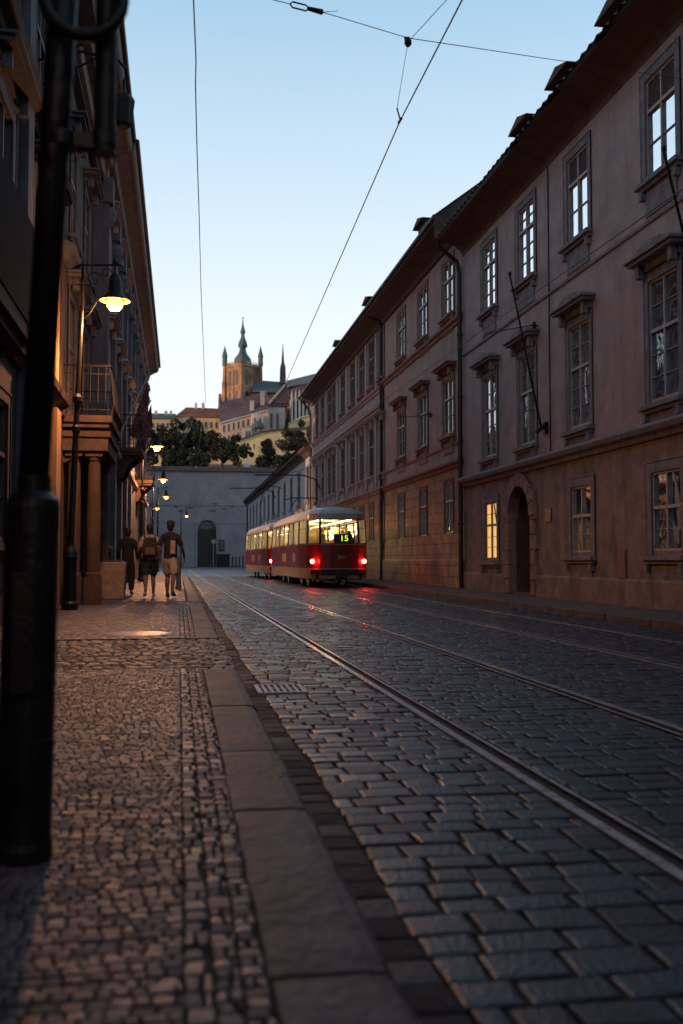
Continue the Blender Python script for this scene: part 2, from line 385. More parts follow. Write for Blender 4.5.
# ------------------------------------------------------------------ left pavement
KX0, KX1 = .20, .49
PT = .12
def zone(nm, x0, x1, y0, y1, rl, cw, mt, seed, top=PT, gap=.007, jit=.005, inset=.004, drop=.018, hcr=.002):
    kind(stones(lambda y: x0, lambda y: x1, y0, y1, rl, cw, top, gap, jit, hcr, inset, seed, drop=drop, wav=.01).build(nm, mt, fix=False), 'structure')
def arcs(): pass
ZN = [(-1.5, 8.42), (11.7, 20.2)]
for k, (a, b) in enumerate(ZN):
    zone('pavement', -2.6, .018, a, b, (.041, .06)[k], (.043, .064)[k], M_mosaic, 30+k, gap=.005, jit=.003, inset=.003, hcr=.002, drop=.016)
    zone('pavement_band', .017, .081, a, b, .085, .062, M_mosaicb, 40+k)
    zone('pavement_border', .08, .14, a, b, .055, .058, M_mosaic, 50+k)
    zone('pavement_border', .139, .199, a, b, .052, .056, M_mosaic, 60+k)
zone('driveway_and_shadow_strip', -2.6, .5, 8.46, 11.66, .10, .12, M_strip, 70, top=PT-.012, gap=.012, jit=.008, inset=.012)
zone('driveway_and_shadow_strip', -2.6, .5, 20.25, 22.0, .10, .12, M_strip, 71, top=PT-.012, gap=.012, jit=.008, inset=.012)  # shadow band across the pavement, laid as darker setts
zone('pavement', -2.6, .16, 22.05, 42, .09, .09, M_mosaic, 72)
m = MB(); m.box(-3.2, .195, -6, 62, -.1, PT-.016); kind(m.build('pavement_bed', mat('pavement_joint', (.05, .04, .036), .95, bump=.5, bscale=40)), 'structure')
m = MB(); m.box(-2.6, .19, 42.05, 62, PT-.012, PT-.002); kind(m.build('pavement', mat('far_mosaic', (.2, .17, .155), .7, var=.3, scale=6, bump=.5, bscale=30)), 'structure')
# kerb slabs of worn granite
def kerb_slab(y0, y1, x0, x1, seed, top=PT):
    rnd = random.Random(seed); m = MB(); n = max(2, int((y1-y0)/.12))
    prof = [(x0, -.08), (x0, top-.012), (x0+.008, top-.002), (x0+.05, top+.001), (x1-.07, top), (x1-.03, top-.006), (x1-.010, top-.022), (x1-.001, top-.05), (x1+.002, -.08)]
    wob = [rnd.uniform(-.004, .004) for _ in range(n+1)]; wz = [rnd.uniform(-.003, .003) for _ in range(n+1)]
    for k in range(n+1):
        y = y0+(y1-y0)*k/n; e = .006 if k in (0, n) else 0
        for j, (x, z) in enumerate(prof): m.v.append((x+wob[k]*(1 if j > 4 or j < 3 else 0), y, z+(wz[k]-e if 0 < j < 8 else 0)))
    q = len(prof)
    for k in range(n):
        for j in range(q-1): a = k*q+j; m.f.append((a, a+q, a+q+1, a+1))
    m.f.append(tuple(range(q))); m.f.append(tuple(n*q+j for j in range(q))[::-1])
    return m
kb = MB()
cuts = [-1.4, .05, 1.15, 2.2, 3.67, 4.8, 6.28, 8.40]
segs = list(zip(cuts, cuts[1:]))+[(11.72, 13.3), (13.3, 15.0), (15.0, 16.6), (16.6, 18.4), (18.4, 20.2)]
y = 22.05
while y < 61: segs.append((y, y+1.5)); y += 1.5
for k, (a, b) in enumerate(segs):
    mm = kerb_slab(a+.012, b-.012, KX0+random.uniform(-.005, .005), KX1+random.uniform(-.006, .006), k)
    o = len(kb.v); kb.v += mm.v; kb.f += [tuple(i+o for i in f) for f in mm.f]
kind(kb.build('kerb', M_kerb, smooth=False), 'structure')
# right pavement
m = MB(); m.box(7.35, 12, -6, 66, -.1, PT-.004)
kind(m.build('far_pavement', mat('worn_paving', (.12, .1, .095), .72, var=.3, scale=2, bump=.5, bscale=30, brick=(.14, .1, .008, 'xy'))), 'structure')
kb = MB(); y = -5
while y < 66:
    l = random.uniform(1.2, 1.7); a, b = y+.006, y+l-.006
    kb.box(7.12+random.uniform(-.008, .008), 7.345, a, b, -.08, PT+random.uniform(-.003, .003)); y += l
kind(kb.build('far_kerb', M_kerb, bevel=.012), 'structure')

# drain grate in the gutter
g = thing('drain_grate', (.78, 7.85, 0), 'iron drain grate with slots in the cobbled gutter beside the kerb', 'drain grate')
m = MB(); x0, x1, y0, y1 = .60, .98, 7.6, 8.1
m.box(x0, x1, y0, y0+.035, -.03, .008); m.box(x0, x1, y1-.035, y1, -.03, .008); m.box(x0, x0+.035, y0+.036, y1-.036, -.03, .008); m.box(x1-.035, x1, y0+.036, y1-.036, -.03, .008)
m.build('frame', mat('lit_grate_iron', (.42, .33, .33), .45, .2, var=.3, scale=20, bump=.3), g)  # pinkish light on the iron put into its pale colour
m = MB()
for k in range(6):
    xx = x0+.055+k*.049; m.box(xx, xx+.024, y0+.037, y1-.037, -.02, .005)
m.box(x0+.037, x1-.037, y0+.24, y0+.262, -.02, .0035)
m.build('bars', MATS['lit_grate_iron'], g)
m = MB(); m.box(x0+.036, x1-.036, y0+.036, y1-.036, -.0215, -.0205); m.build('sump', M_groove, g)

# oval cover in the pavement, its sheen put into a pale colour
g.location.z = .008
c = thing('manhole_cover', (-.5, 12.4, PT), 'smooth round manhole cover in the mosaic pavement, its shine put into the colour', 'manhole cover')
m = MB(); m._lathe((-.5, 12.4, PT), [(.42, -.01), (.42, .006), (.39, .01), (.385, .004)], 32); m.build('ring', mat('cover_sheen', (.5, .4, .37), .3, .0, var=.2, scale=15, bump=.15), c)
m = MB(); m._lathe((-.5, 12.4, PT), [(.38, -.01), (.38, .012), (.0005, .014)], 32)
for a in ():
    hw = math.sqrt(max(0, .34**2-(a*.045)**2)); m.box(-.5-hw, -.5+hw, 12.4+a*.045-.006, 12.4+a*.045+.006, PT+.008, PT+.0165)
m.build('lid', MATS['cover_sheen'], c)

# ------------------------------------------------------------------ facades
def wall_with_holes(m, side, x, s0, s1, z0, z1, holes, rec=.13):
    """vertical street wall in plane X=x; side=+1: building lies to +X. holes (a,b,c,d[,arch])"""
    ys = sorted(set([s0, s1]+[h[0] for h in holes]+[h[1] for h in holes])); zs = sorted(set([z0, z1]+[h[2] for h in holes]+[h[3] for h in holes]))
    def inside(y, z): return any(h[0] < y < h[1] and h[2] < z < h[3] for h in holes)
    for i in range(len(ys)-1):
        for j in range(len(zs)-1):
            if inside((ys[i]+ys[i+1])/2, (zs[j]+zs[j+1])/2): continue
            a, b, c, d = ys[i], ys[i+1], zs[j], zs[j+1]
            m.quad((x, a, c), (x, b, c), (x, b, d), (x, a, d))
    xi = x+side*rec
    for h in holes:
        a, b, c, d = h[:4]
        m.quad((x, a, c), (xi, a, c), (xi, a, d), (x, a, d)); m.quad((x, b, c), (xi, b, c), (xi, b, d), (x, b, d))
        m.quad((x, a, c), (xi, a, c), (xi, b, c), (x, b, c)); m.quad((x, a, d), (xi, a, d), (xi, b, d), (x, b, d))
def shell(m, side, x, s0, s1, z0, z1, depth=11, rec=.13, gap=None):
    xb = x+side*depth; xi = x
    m.quad((xi, s0, z0), (xb, s0, z0), (xb, s0, z1), (xi, s0, z1)); m.quad((xi, s1, z0), (xb, s1, z0), (xb, s1, z1), (xi, s1, z1))
    m.quad((xb, s0, z0), (xb, s1, z0), (xb, s1, z1), (xb, s0, z1))
    xx = x+side*(rec+.12)
    if gap:
        a, b, zt = gap
        m.quad((xx, s0, z0), (xx, a, z0), (xx, a, z1), (xx, s0, z1)); m.quad((xx, b, z0), (xx, s1, z0), (xx, s1, z1), (xx, b, z1)); m.quad((xx, a, zt), (xx, b, zt), (xx, b, z1), (xx, a, z1))
    else: m.quad((xx, s0, z0), (xx, s1, z0), (xx, s1, z1), (xx, s0, z1))

CACHE = {}
def window(parent, side, x, yc, z0, z1, wd, style, rec=.085, frame=M_frame, pane=G_dark, trim=M_greytrim, sur=.16, hood=0, sill=1, trans=.62, panes=2, open_top=False, blind=False):
    """frame mesh at window centre (local), sub-parts: pane, surround, sill, hood"""
    h = z1-z0; key = (side, round(wd, 2), round(h, 2), style, frame.name, pane.name, trim.name)
    loc = Vector((x, yc, z0))
    if key in CACHE:
        src = CACHE[key]; o = copy_tree(src); o.parent = parent; o.location = loc-WL[parent.name]; return o
    W = wd/2; S = side
    m = MB(); fx0, fx1 = S*(rec-.07), S*(rec-.0); t = .042
    m.box(fx0, fx1, -W, -W+t, 0, h); m.box(fx0, fx1, W-t, W, 0, h); m.box(fx0, fx1, -W+t, W-t, 0, t); m.box(fx0, fx1, -W+t, W-t, h-t, h)
    zt = h*trans
    m.box(S*(rec-.085), fx1, -W+t, W-t, zt-.032, zt+.032)
    m.box(S*(rec-.08), fx1, -.024, .024, t, zt-.032); m.box(S*(rec-.08), fx1, -.024, .024, zt+.032, h-t)
    nb = panes
    for k in range(1, nb):
        zz = t+(zt-.04-t)*k/nb; m.box(S*(rec-.06), fx1-S*.01, -W+t, -.03, zz-.007, zz+.007); m.box(S*(rec-.06), fx1-S*.01, .03, W-t, zz-.007, zz+.007)
    if nb > 2:
        zz = (zt+.04+h-t)/2; m.box(S*(rec-.06), fx1-S*.01, -W+t, -.03, zz-.007, zz+.007); m.box(S*(rec-.06), fx1-S*.01, .03, W-t, zz-.007, zz+.007)
    if open_top:
        a = .22
        m.add([(S*(rec-.09), -W+.06, zt+.05), (S*(rec-.09), -W+.1, zt+.05), (S*(rec-.09), -W+.1+a, h-.06), (S*(rec-.09), -W+.06+a, h-.06),
               (S*(rec-.06), -W+.06, zt+.05), (S*(rec-.06), -W+.1, zt+.05), (S*(rec-.06), -W+.1+a, h-.06), (S*(rec-.06), -W+.06+a, h-.06)],
              [(0, 1, 2, 3), (4, 5, 6, 7), (0, 1, 5, 4), (1, 2, 6, 5), (2, 3, 7, 6), (3, 0, 4, 7)])
    o = m.build('window', frame, parent, local=True); o.location = loc-WL[parent.name]; WL[o.name] = loc
    def sub(mb, nm, mt, bev=0): return mb.build(nm, mt, o, local=True, bevel=bev)
    p = MB(); p.quad((S*(rec-.03), -W+.02, .02), (S*(rec-.03), W-.02, .02), (S*(rec-.03), W-.02, h-.02), (S*(rec-.03), -W+.02, h-.02)); sub(p, 'pane', pane)
    if blind:
        p = MB(); p.box(S*(rec-.045), S*(rec-.034), -W+t, -.024, zt+.033, h-t); p.box(S*(rec-.045), S*(rec-.034), .024, W-t, zt+.033, h-t); sub(p, 'blind', mat('brown_blind', (.05, .032, .028), .9, var=.3, scale=6))
    if sur:
        p = MB(); d = -.03*S; e = -.002*S
        p.box(d, e, -W-sur, -W, -sur*.4, h+sur); p.box(d, e, W, W+sur, -sur*.4, h+sur); p.box(d, e, -W, W, h, h+sur)
        p.box(d*1.5, e, -W-sur, -W-sur+.03, -sur*.4, h+sur-.03); p.box(d*1.5, e, W+sur-.03, W+sur, -sur*.4, h+sur-.03); p.box(d*1.5, e, -W-sur, W+sur, h+sur-.03, h+sur+.002)
        sub(p, 'surround', trim, .006)
    if sill:
        p = MB(); p.box(-.17*S, rec*.1*S, -W-sur-.05, W+sur+.05, -sur*.4-.09, -sur*.4-.002); p.box(-.1*S, -.002*S, -W-sur, W+sur, -sur*.4-.16, -sur*.4-.092)
        for sy in (-1, 1): p.box(-.12*S, -.002*S, sy*(W+sur*.4)-.06, sy*(W+sur*.4)+.06, -sur*.4-.32, -sur*.4-.162)
        p.box(-.03*S, -.002*S, -W-sur*.4+.062, W+sur*.4-.062, -sur*.4-.6, -sur*.4-.17)
        sub(p, 'sill', trim, .008)
    if hood:
        p = MB(); zb = h+sur+.02
        p.box(-.09*S, -.002*S, -W-sur, W+sur, zb, zb+.14)
        for sy in (-1, 1): p.box(-.22*S, -.092*S, sy*(W+sur*.45)-.07, sy*(W+sur*.45)+.07, zb-.12, zb+.14)
        p.box(-.3*S, -.002*S, -W-sur-.14, W+sur+.14, zb+.142, zb+.21); p.box(-.36*S, -.002*S, -W-sur-.2, W+sur+.2, zb+.212, zb+.26)
        if hood == 2:
            n = 8; poly = [(-.36*S, zb+.262)]
            W2 = W+sur+.16
            arc = [(-W2+2*W2*k/n, zb+.262+.2*math.sin(PI*k/n)**.8) for k in range(n+1)]
            p.prism(arc, 'x', -.26*S, -.003*S)
        sub(p, 'hood', trim, .008)
    CACHE[key] = o
    return o

def cornice(m, side, x, s0, s1, z, prof):
    """prof: list of (out, dz) closed against the wall"""
    poly = [(x-side*o, z+d) for o, d in prof]
    n = len(poly)
    vs = [(u, s0, v) for u, v in poly]+[(u, s1, v) for u, v in poly]
    m.add(vs, [tuple(range(n)), tuple(range(n, 2*n))[::-1]]+[(i, (i+1) % n, (i+1) % n+n, i+n) for i in range(n)])
def tiles(m, side, xe, ze, xr, zr, s0, s1, per=.26, amp=.045):
    """corrugated tile sheet from eave (xe,ze) to ridge"""
    n = int((s1-s0)/per*4)
    rows = 7
    for k in range(n+1):
        y = s0+(s1-s0)*k/n; a = amp*(.5+.5*math.cos(2*PI*k/4))
        for r in range(rows+1):
            t = r/rows; m.v.append((xe+(xr-xe)*t, y, ze+(zr-ze)*t+a))
    o = len(m.v)-(n+1)*(rows+1)
    for k in range(n):
        for r in range(rows): a = o+k*(rows+1)+r; m.f.append((a, a+1, a+rows+2, a+rows+1))
    m.quad((xe, s0, ze-.02), (xr, s0, zr-.02), (xr, s1, zr-.02), (xe, s1, ze-.02))
def pipe(parent, pts, r=.055, nm='downpipe'):
    m = MB(); m.tube(pts, r, 8)
    zs = [p[2] for p in pts]; 
    a, b = Vector(pts[-2]), Vector(pts[-1])
    for k in range(1, 5):
        p = a.lerp(b, k/5); m.tube([p-Vector((0, 0, .03)), p+Vector((0, 0, .03))], r*1.35, 8)
    return m.build(nm, M_gutter, parent, smooth=False)
def dormer(parent, yc, xf, zb, wd=1.0, h=.75):
    m = MB(); S = 1
    m.box(xf+.05, xf+2.0, yc-wd/2, yc+wd/2, zb-.3, zb+h)
    m.box(xf, xf+.05, yc-wd/2, yc-wd/2+.1, zb, zb+h); m.box(xf, xf+.05, yc+wd/2-.1, yc+wd/2, zb, zb+h); m.box(xf, xf+.05, yc-.05, yc+.05, zb, zb+h); m.box(xf, xf+.05, yc-wd/2+.1, yc-.05, zb+h-.1, zb+h); m.box(xf, xf+.05, yc+.05, yc+wd/2-.1, zb+h-.1, zb+h)
    d = m.build('dormer', M_framed, parent)
    p = MB(); p.quad((xf+.045, yc-wd/2+.1, zb), (xf+.045, yc-.05, zb), (xf+.045, yc-.05, zb+h-.1), (xf+.045, yc-wd/2+.1, zb+h-.1)); p.quad((xf+.045, yc+.05, zb), (xf+.045, yc+wd/2-.1, zb), (xf+.045, yc+wd/2-.1, zb+h-.1), (xf+.045, yc+.05, zb+h-.1))
    p.build('pane', G_dark, d)
    p = MB(); p.prism([(yc-wd/2-.14, zb+h+.01), (yc+wd/2+.14, zb+h+.01), (yc, zb+h+.22)], 'x', xf-.18, xf+2.4); p.build('dormer_roof', M_tile, d)

XF = 8.8
# ---- building 1: pink grey plaster house nearest on the right
b1 = thing('townhouse', (XF, 20, PT), 'large pink grey plaster townhouse with arched doorway nearest on the right', 'house', 'houses along the right side')
Y0, Y1 = 3.0, 30.15
cols1 = [27.4, 24.3, 20.92, 17.0, 13.1, 9.3, 5.4]
hg, hf = [], []
for i, c_ in enumerate(cols1):
    if i != 1: hg.append((c_-.56, c_+.56, 1.19 if i else 1.05, 2.66))
    hf.append((c_-.57, c_+.57, 4.0, 6.3)); hf.append((c_-.58, c_+.58, 8.3, 10.2))
m = MB(); door = (24.0, 25.65, PT, 2.95)
wall_with_holes(m, 1, XF, Y0, Y1, PT-.1, 3.4, hg+[door]); m.build('ground_floor_wall', M_pinklow, b1)
m = MB(); wall_with_holes(m, 1, XF, Y0, Y1, 3.4, 10.78, hf); m.build('wall', M_pink, b1)
m = MB(); shell(m, 1, XF, Y0, Y1, PT-.1, 10.78, gap=(24.0, 25.65, 2.95)); m.build('rear_walls', M_pink, b1)
m = MB()
cornice(m, 1, XF, Y0, Y1, 3.36, [(0, -.1), (.08, -.08), (.1, 0), (.2, .05), (.24, .14), (.2, .2), (.1, .24), (0, .26)])
m.build('string_course', M_greytrim, b1)
m = MB(); cornice(m, 1, XF, Y0, Y1, 7.42, [(0, 0), (.04, .0), (.05, .06), (0, .08)]); m.build('string_course', M_greytrim, b1)
m = MB(); cornice(m, 1, XF, Y0, Y1, PT-.02, [(0, 0), (.07, .0), (.07, .55), (.03, .6), (0, .6)]); 
pl = MB()
for a, b in ((Y0, 23.65), (26.0, Y1)): cornice(pl, 1, XF, a, b, PT-.02, [(0, 0), (.07, .0), (.07, .5), (.03, .55), (0, .55)])
pl.build('plinth', M_pinklow, b1)
m = MB()
# sweeping plaster cove under the eave
pr = [(0, -.35)]+[(.78*(1-math.cos(t*PI/2/6)), -.35+.46*math.sin(t*PI/2/6)) for t in range(1, 7)]+[(.8, .14), (0, .2)]
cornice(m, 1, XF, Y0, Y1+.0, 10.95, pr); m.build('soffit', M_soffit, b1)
m = MB(); tiles(m, 1, XF-.9, 11.10, XF+5, 15.6, Y0, Y1, .36, .085); m.build('roof', M_tile, b1)
for px, py in ((523, 130), (562, 92), (616, 24), (700, -90)): dormer(b1, atX(px, py, 8.3).y, 8.32, 11.3, 1.1, .42)
for i, c_ in enumerate(cols1):
    if i == 0: 
        lit = mat('lit_pane', (.6, .4, .2), .4, emit=(1, .55, .17), estr=.85)
        window(b1, 1, XF, c_, 1.05, 2.66, 1.12, 'g', pane=lit, trim=M_greytrim, sur=.2, panes=3, frame=M_framed, trans=.6, open_top=True)
    elif i != 1: window(b1, 1, XF, c_, 1.19, 2.66, 1.12, 'g1' if i != 3 else 'g1o', pane=G_dark, sur=.22, panes=2, trans=.55, open_top=(i == 3))
    window(b1, 1, XF, c_, 4.0, 6.3, 1.14, 'f', pane=(G_curt, G_curt3, G_curt2, G_curt)[i % 4], sur=.17, hood=2, panes=3, trans=.58)
    window(b1, 1, XF, c_, 8.3, 10.2, 1.16, 't' if i < 2 else 'tb', pane=G_dark, sur=.2, hood=0, panes=3 if i < 2 else 2, trans=.68, blind=i >= 2)
# panels under the top windows
for c_ in cols1: m = MB(); m.box(XF-.03, XF-.002, c_-.62, c_+.62, 7.56, 7.62); m.build('apron_panel', M_greytrim, b1)
# lit room light
# door arch: rusticated jambs and arch ring
m = MB()
for sy in (-1, 1):
    for k in range(7):
        wd = .42 if k % 2 else .3; z = PT+.02+k*.38
        yc = (24.0-wd, 24.0) if sy < 0 else (25.65, 25.65+wd)
        if z+.36 < 3.2: m.box(XF-.09, XF-.003, yc[0], yc[1], z, z+.365)
n = 9
for k in range(n):
    a0, a1 = PI*k/n, PI*(k+1)/n; cyy, cz, r0, r1 = 24.825, 2.12, .825, 1.16
    q = [(cyy-r*math.cos(a), cz+r*math.sin(a)) for r, a in ((r0, a0+.015), (r1, a0+.015), (r1, a1-.015), (r0, a1-.015))]
    m.prism(q, 'x', XF-.12, XF-.096+.02)
# spandrels closing the square hole above the arch
for sy in (-1, 1):
    pts = [(24.825+sy*.825, 2.95)]+[(24.825+sy*.825*math.cos(a*PI/2/6), 2.12+.825*math.sin(a*PI/2/6)) for a in range(7)]
    m.prism(pts, 'x', XF-.074, XF+.2)
m.build('door_surround', mat('door_sandstone', (.24, .16, .14), .9, var=.25, scale=4, bump=.5, bscale=18), b1, bevel=.012)
dr = MB(); dr.box(XF+1.2, XF+1.28, 24.0, 25.65, PT, 2.95); 
for k in range(2):
    for q in range(3): dr.box(XF+1.165, XF+1.199, 24.1+k*.8, 24.78+k*.8, PT+.15+q*.72, PT+.75+q*.72)
dr = dr.build('door', M_wood, b1)
h_ = MB(); h_.tube([(XF+1.1, 24.9, 1.15), (XF+1.16, 24.9, 1.15)], .035, 8); h_.build('handle', M_steel, dr)
m = MB(); m.box(XF+.13, XF+1.3, 23.85, 23.998, PT, 2.95); m.box(XF+.13, XF+1.3, 25.652, 25.8, PT, 2.95); m.box(XF+.13, XF+1.3, 23.85, 25.8, 2.952, 3.05); m.build('door_reveal', mat('passage_shade_plaster', (.08, .05, .045), .9), b1)  # shade of the deep passage put into the dark plaster colour
m = MB(); m.box(XF-.02, XF+.4, 24.02, 25.63, PT-.05, PT+.06); m.build('doorstep', M_kerb, b1)
# utility niche, plaque, red reflection glint
m = MB(); p = atX(623, 565, XF); m.box(XF-.035, XF-.003, p.y-.2, p.y+.2, .62, 1.25); m.box(XF-.05, XF-.036, p.y-.17, p.y+.17, .65, 1.22); m.build('meter_door', mat('meter_paint', (.2, .1, .08), .7, var=.2), b1, bevel=.005)
m = MB(); p = atX(549, 515, XF); m.box(XF-.03, XF-.003, p.y-.2, p.y+.2, p.z-.16, p.z+.16); o = m.build('plaque', mat('plaque_bronze', (.07, .03, .025), .45, .4), b1, bevel=.004)
m = MB()
for k in range(4): m.box(XF-.034, XF-.031, p.y-.15+.01*k, p.y+.15-.02*k, p.z+.09-k*.055, p.z+.1-k*.055)
m.build('lettering', mat('plaque_letter', (.3, .22, .14), .5), o)
m = MB(); p = atX(536, 564, XF+.3); m.box(XF+.12, XF+.16, 24.005, 24.05, .9, 1.12); m.build('glint_plate', mat('glint_plate_metal', (.1, .1, .1), .4, .6), b1)  # plate added to carry the red glint
m = MB(); m.lathe((XF+.1, 24.04, 1.0), [(.001, -.02), (.022, -.015), (.022, .015), (.001, .02)], 8); m.build('red_glint', mat('red_glint_glow', (.5, .02, .01), .4, emit=(1, .06, .03), estr=5), b1)  # glowing bead added for a red reflection in the doorway
pipe(b1, [(XF-.85, 30.1, 11.1), (XF-.8, 30.1, 10.9), (XF-.2, 30.1, 10.45), (XF-.12, 30.1, 10.1), (XF-.12, 30.1, .15)], .07)
# thin wall conduit between windows
m = MB(); m.tube([(XF-.02, 22.7, 3.6), (XF-.02, 22.7, 10.6)], .018, 6); m.build('conduit', M_gutter, b1)

# houses behind the viewpoint that close the street canyon
for k, (x_, sd, ya, yb, lb, mt_) in enumerate(((XF, 1, -46, 2.9, 'rose plaster townhouse on the right side behind the viewpoint', M_rose), (-2.42, -1, -46, -14.1, 'dark brown townhouse on the left side behind the viewpoint', M_ldark))):
    o = thing('townhouse', (x_, (ya+yb)/2, PT), lb, 'house', 'houses behind the viewpoint')
    hh = [(y_, y_+1.1, z_, z_+1.9) for y_ in [ya+1.5+3.5*j for j in range(int((yb-ya-2)/3.5))] for z_ in (1.2, 4.6, 8.4)]
    m = MB(); wall_with_holes(m, sd, x_, ya, yb, PT-.1, 11.6, hh); shell(m, sd, x_, ya, yb, PT-.1, 11.6); m.build('wall', mt_, o)
    m = MB(); m.prism([(x_-sd*.7, 11.6), (x_+sd*5, 15.4), (x_+sd*11, 11.6)], 'y', ya, yb); m.build('roof', M_tile, o)
    for a in hh: window(o, sd, x_, (a[0]+a[1])/2, a[2], a[3], 1.1, 'bh', sur=.15, trim=M_greytrim, frame=M_framed)
o = thing('townhouse', (3, -50, 0), 'unseen plain house added across the street behind the viewpoint to cut sky light', 'house', 'houses behind the viewpoint')  # unseen end block, added to reduce sky light from behind
m = MB(); m.box(-14, 22, -58, -47, -.1, 13); m.build('wall', M_pink, o); m = MB(); m.prism([(-59, 13.003), (-46, 13.003), (-52.5, 17)], 'x', -14.5, 22.5); m.build('roof', M_tile, o)
m = MB()
for q in range(9):
    for z_ in (1.2, 5, 9): m.box(-12+q*3.8, -10.8+q*3.8, -47.02, -46.95, z_, z_+2)
m.build('windows', G_dark, o)
# ---- building 2
b2 = thing('townhouse', (XF, 36, PT), 'rose plaster townhouse with three window columns, second from the right', 'house', 'houses along the right side')
Y0, Y1 = 30.2, 42.68; cols2 = [31.85, 35.35, 38.95]
hg = [(c_-.52, c_+.52, 1.9, 3.62) for c_ in cols2]; hf = [(c_-.6, c_+.6, 5.2, 7.0) for c_ in cols2]+[(c_-.65, c_+.65, 9.2, 11.0) for c_ in cols2]
m = MB(); wall_with_holes(m, 1, XF, Y0, Y1, PT-.1, 4.1, hg); m.build('ground_floor_wall', M_roselow, b2)
m = MB(); wall_with_holes(m, 1, XF, Y0, Y1, 4.1, 11.55, hf); m.build('wall', M_rose, b2)
m = MB(); shell(m, 1, XF, Y0, Y1, PT-.1, 11.55); m.build('rear_walls', M_rose, b2)
SC = [(0, -.1), (.06, -.08), (.08, 0), (.16, .05), (.18, .12), (.06, .18), (0, .2)]
for z in (4.08, 8.68): m = MB(); cornice(m, 1, XF, Y0, Y1, z, SC); m.build('string_course', M_rosetrim, b2)
m = MB(); cornice(m, 1, XF, Y0, Y1, 4.75, [(0, 0), (.05, 0), (.05, .07), (0, .08)]); m.build('string_course', M_rosetrim, b2)
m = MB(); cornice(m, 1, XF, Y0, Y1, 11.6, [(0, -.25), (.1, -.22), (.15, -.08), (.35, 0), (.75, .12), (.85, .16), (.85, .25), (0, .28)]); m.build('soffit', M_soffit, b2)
m = MB(); m.tube([(XF-.9, Y0, 11.9), (XF-.9, Y1, 11.9)], .07, 8); m.build('gutter', M_gutter, b2)
m = MB(); tiles(m, 1, XF-.88, 11.93, XF+5, 16.4, Y0, Y1); m.build('roof', M_tile, b2)
m = MB(); m.box(XF-.9, XF+5, Y0-.02, Y0, 11.2, 11.9); m.build('gable_board', M_tile, b2)
dormer(b2, 33.6, 8.35, 12.2, 1.2, .6)
for c_ in cols2:
    window(b2, 1, XF, c_, 1.9, 3.62, 1.04, 'g2', sur=.07, trim=M_rosetrim, sill=0, panes=2, frame=M_frame)
    window(b2, 1, XF, c_, 5.2, 7.0, 1.2, 'f2', sur=.18, hood=1, trim=M_rosetrim, pane=G_curt3 if c_ < 34 else G_curt, sill=1, trans=.65)
    window(b2, 1, XF, c_, 9.2, 11.0, 1.3, 't2', sur=.16, trim=M_rosetrim, pane=G_curt, trans=.65)
pl = MB(); cornice(pl, 1, XF, Y0, Y1, PT-.02, [(0, 0), (.09, .0), (.09, .9), (.03, .95), (0, .95)]); pl.build('plinth', M_roselow, b2)
pipe(b2, [(XF-.9, 42.5, 11.85), (XF-.6, 42.5, 11.7), (XF-.2, 42.5, 11.5), (XF-.12, 42.5, 11.2), (XF-.12, 42.5, .15)], .07)

# ---- building 3
b3 = thing('townhouse', (XF, 54, PT), 'long lilac plaster townhouse with pilasters behind the red tram', 'house', 'houses along the right side')
Y0, Y1 = 42.72, 66.3
cols3 = [atX(px, 400, XF).y for px in (382.0, 371.7, 362, 352.6, 343, 333.9, 329.6, 323, 317.3)]
hg = [(c_-.5, c_+.5, 1.9, 3.6) for c_ in cols3]; hf = [(c_-.52, c_+.52, 4.9, 7.1) for c_ in cols3]+[(c_-.52, c_+.52, 9.1, 11.2) for c_ in cols3]
m = MB(); wall_with_holes(m, 1, XF, Y0, Y1, PT-.1, 4.1, hg); m.build('ground_floor_wall', M_roselow, b3)
m = MB(); wall_with_holes(m, 1, XF, Y0, Y1, 4.1, 11.6, hf); m.build('wall', M_lilac, b3)
m = MB(); shell(m, 1, XF, Y0, Y1, PT-.1, 11.6); m.build('rear_walls', M_lilac, b3)
for z in (4.08, 7.75, 8.6): m = MB(); cornice(m, 1, XF, Y0, Y1, z, SC); m.build('string_course', M_lilactrim, b3)
m = MB(); cornice(m, 1, XF, Y0, Y1, 11.6, [(0, -.25), (.1, -.22), (.15, -.08), (.35, 0), (.75, .12), (.85, .16), (.85, .25), (0, .28)]); m.build('soffit', M_soffit, b3)
m = MB(); m.tube([(XF-.9, Y0, 11.9), (XF-.9, Y1, 11.9)], .07, 8); m.build('gutter', M_gutter, b3)
m = MB(); tiles(m, 1, XF-.88, 11.93, XF+5, 16.4, Y0, Y1, .35); m.build('roof', M_tile, b3)
for yy in (43.6, 52.5): dormer(b3, yy, 8.35, 12.15, 1.5, .5)
mid = [(a+b)/2 for a, b in zip(cols3, cols3[1:])]
for yy in [Y0+.25]+[q for q, (a, b) in zip(mid, zip(cols3, cols3[1:])) if b-a > 1.9]+[Y1-.3]:
    m = MB(); m.box(XF-.08, XF-.003, yy-.2, yy+.2, 4.3, 7.6); m.box(XF-.06, XF-.003, yy-.2, yy+.2, 8.85, 11.33); m.box(XF-.12, XF-.003, yy-.25, yy+.25, 7.4, 7.63); m.build('pilaster', M_lilactrim, b3)
for c_ in cols3:
    window(b3, 1, XF, c_, 1.9, 3.6, 1.0, 'g2', sur=.07, trim=M_rosetrim, sill=0, frame=M_frame)
    window(b3, 1, XF, c_, 4.9, 7.1, 1.04, 'f3', sur=.12, hood=1, trim=M_lilactrim, frame=M_framed, pane=(G_curt, G_curt3, G_curt2)[cols3.index(c_) % 3], sill=1)
    window(b3, 1, XF, c_, 9.1, 11.2, 1.04, 't3', sur=.12, trim=M_rosetrim, frame=M_framed, pane=G_curt, sill=1)
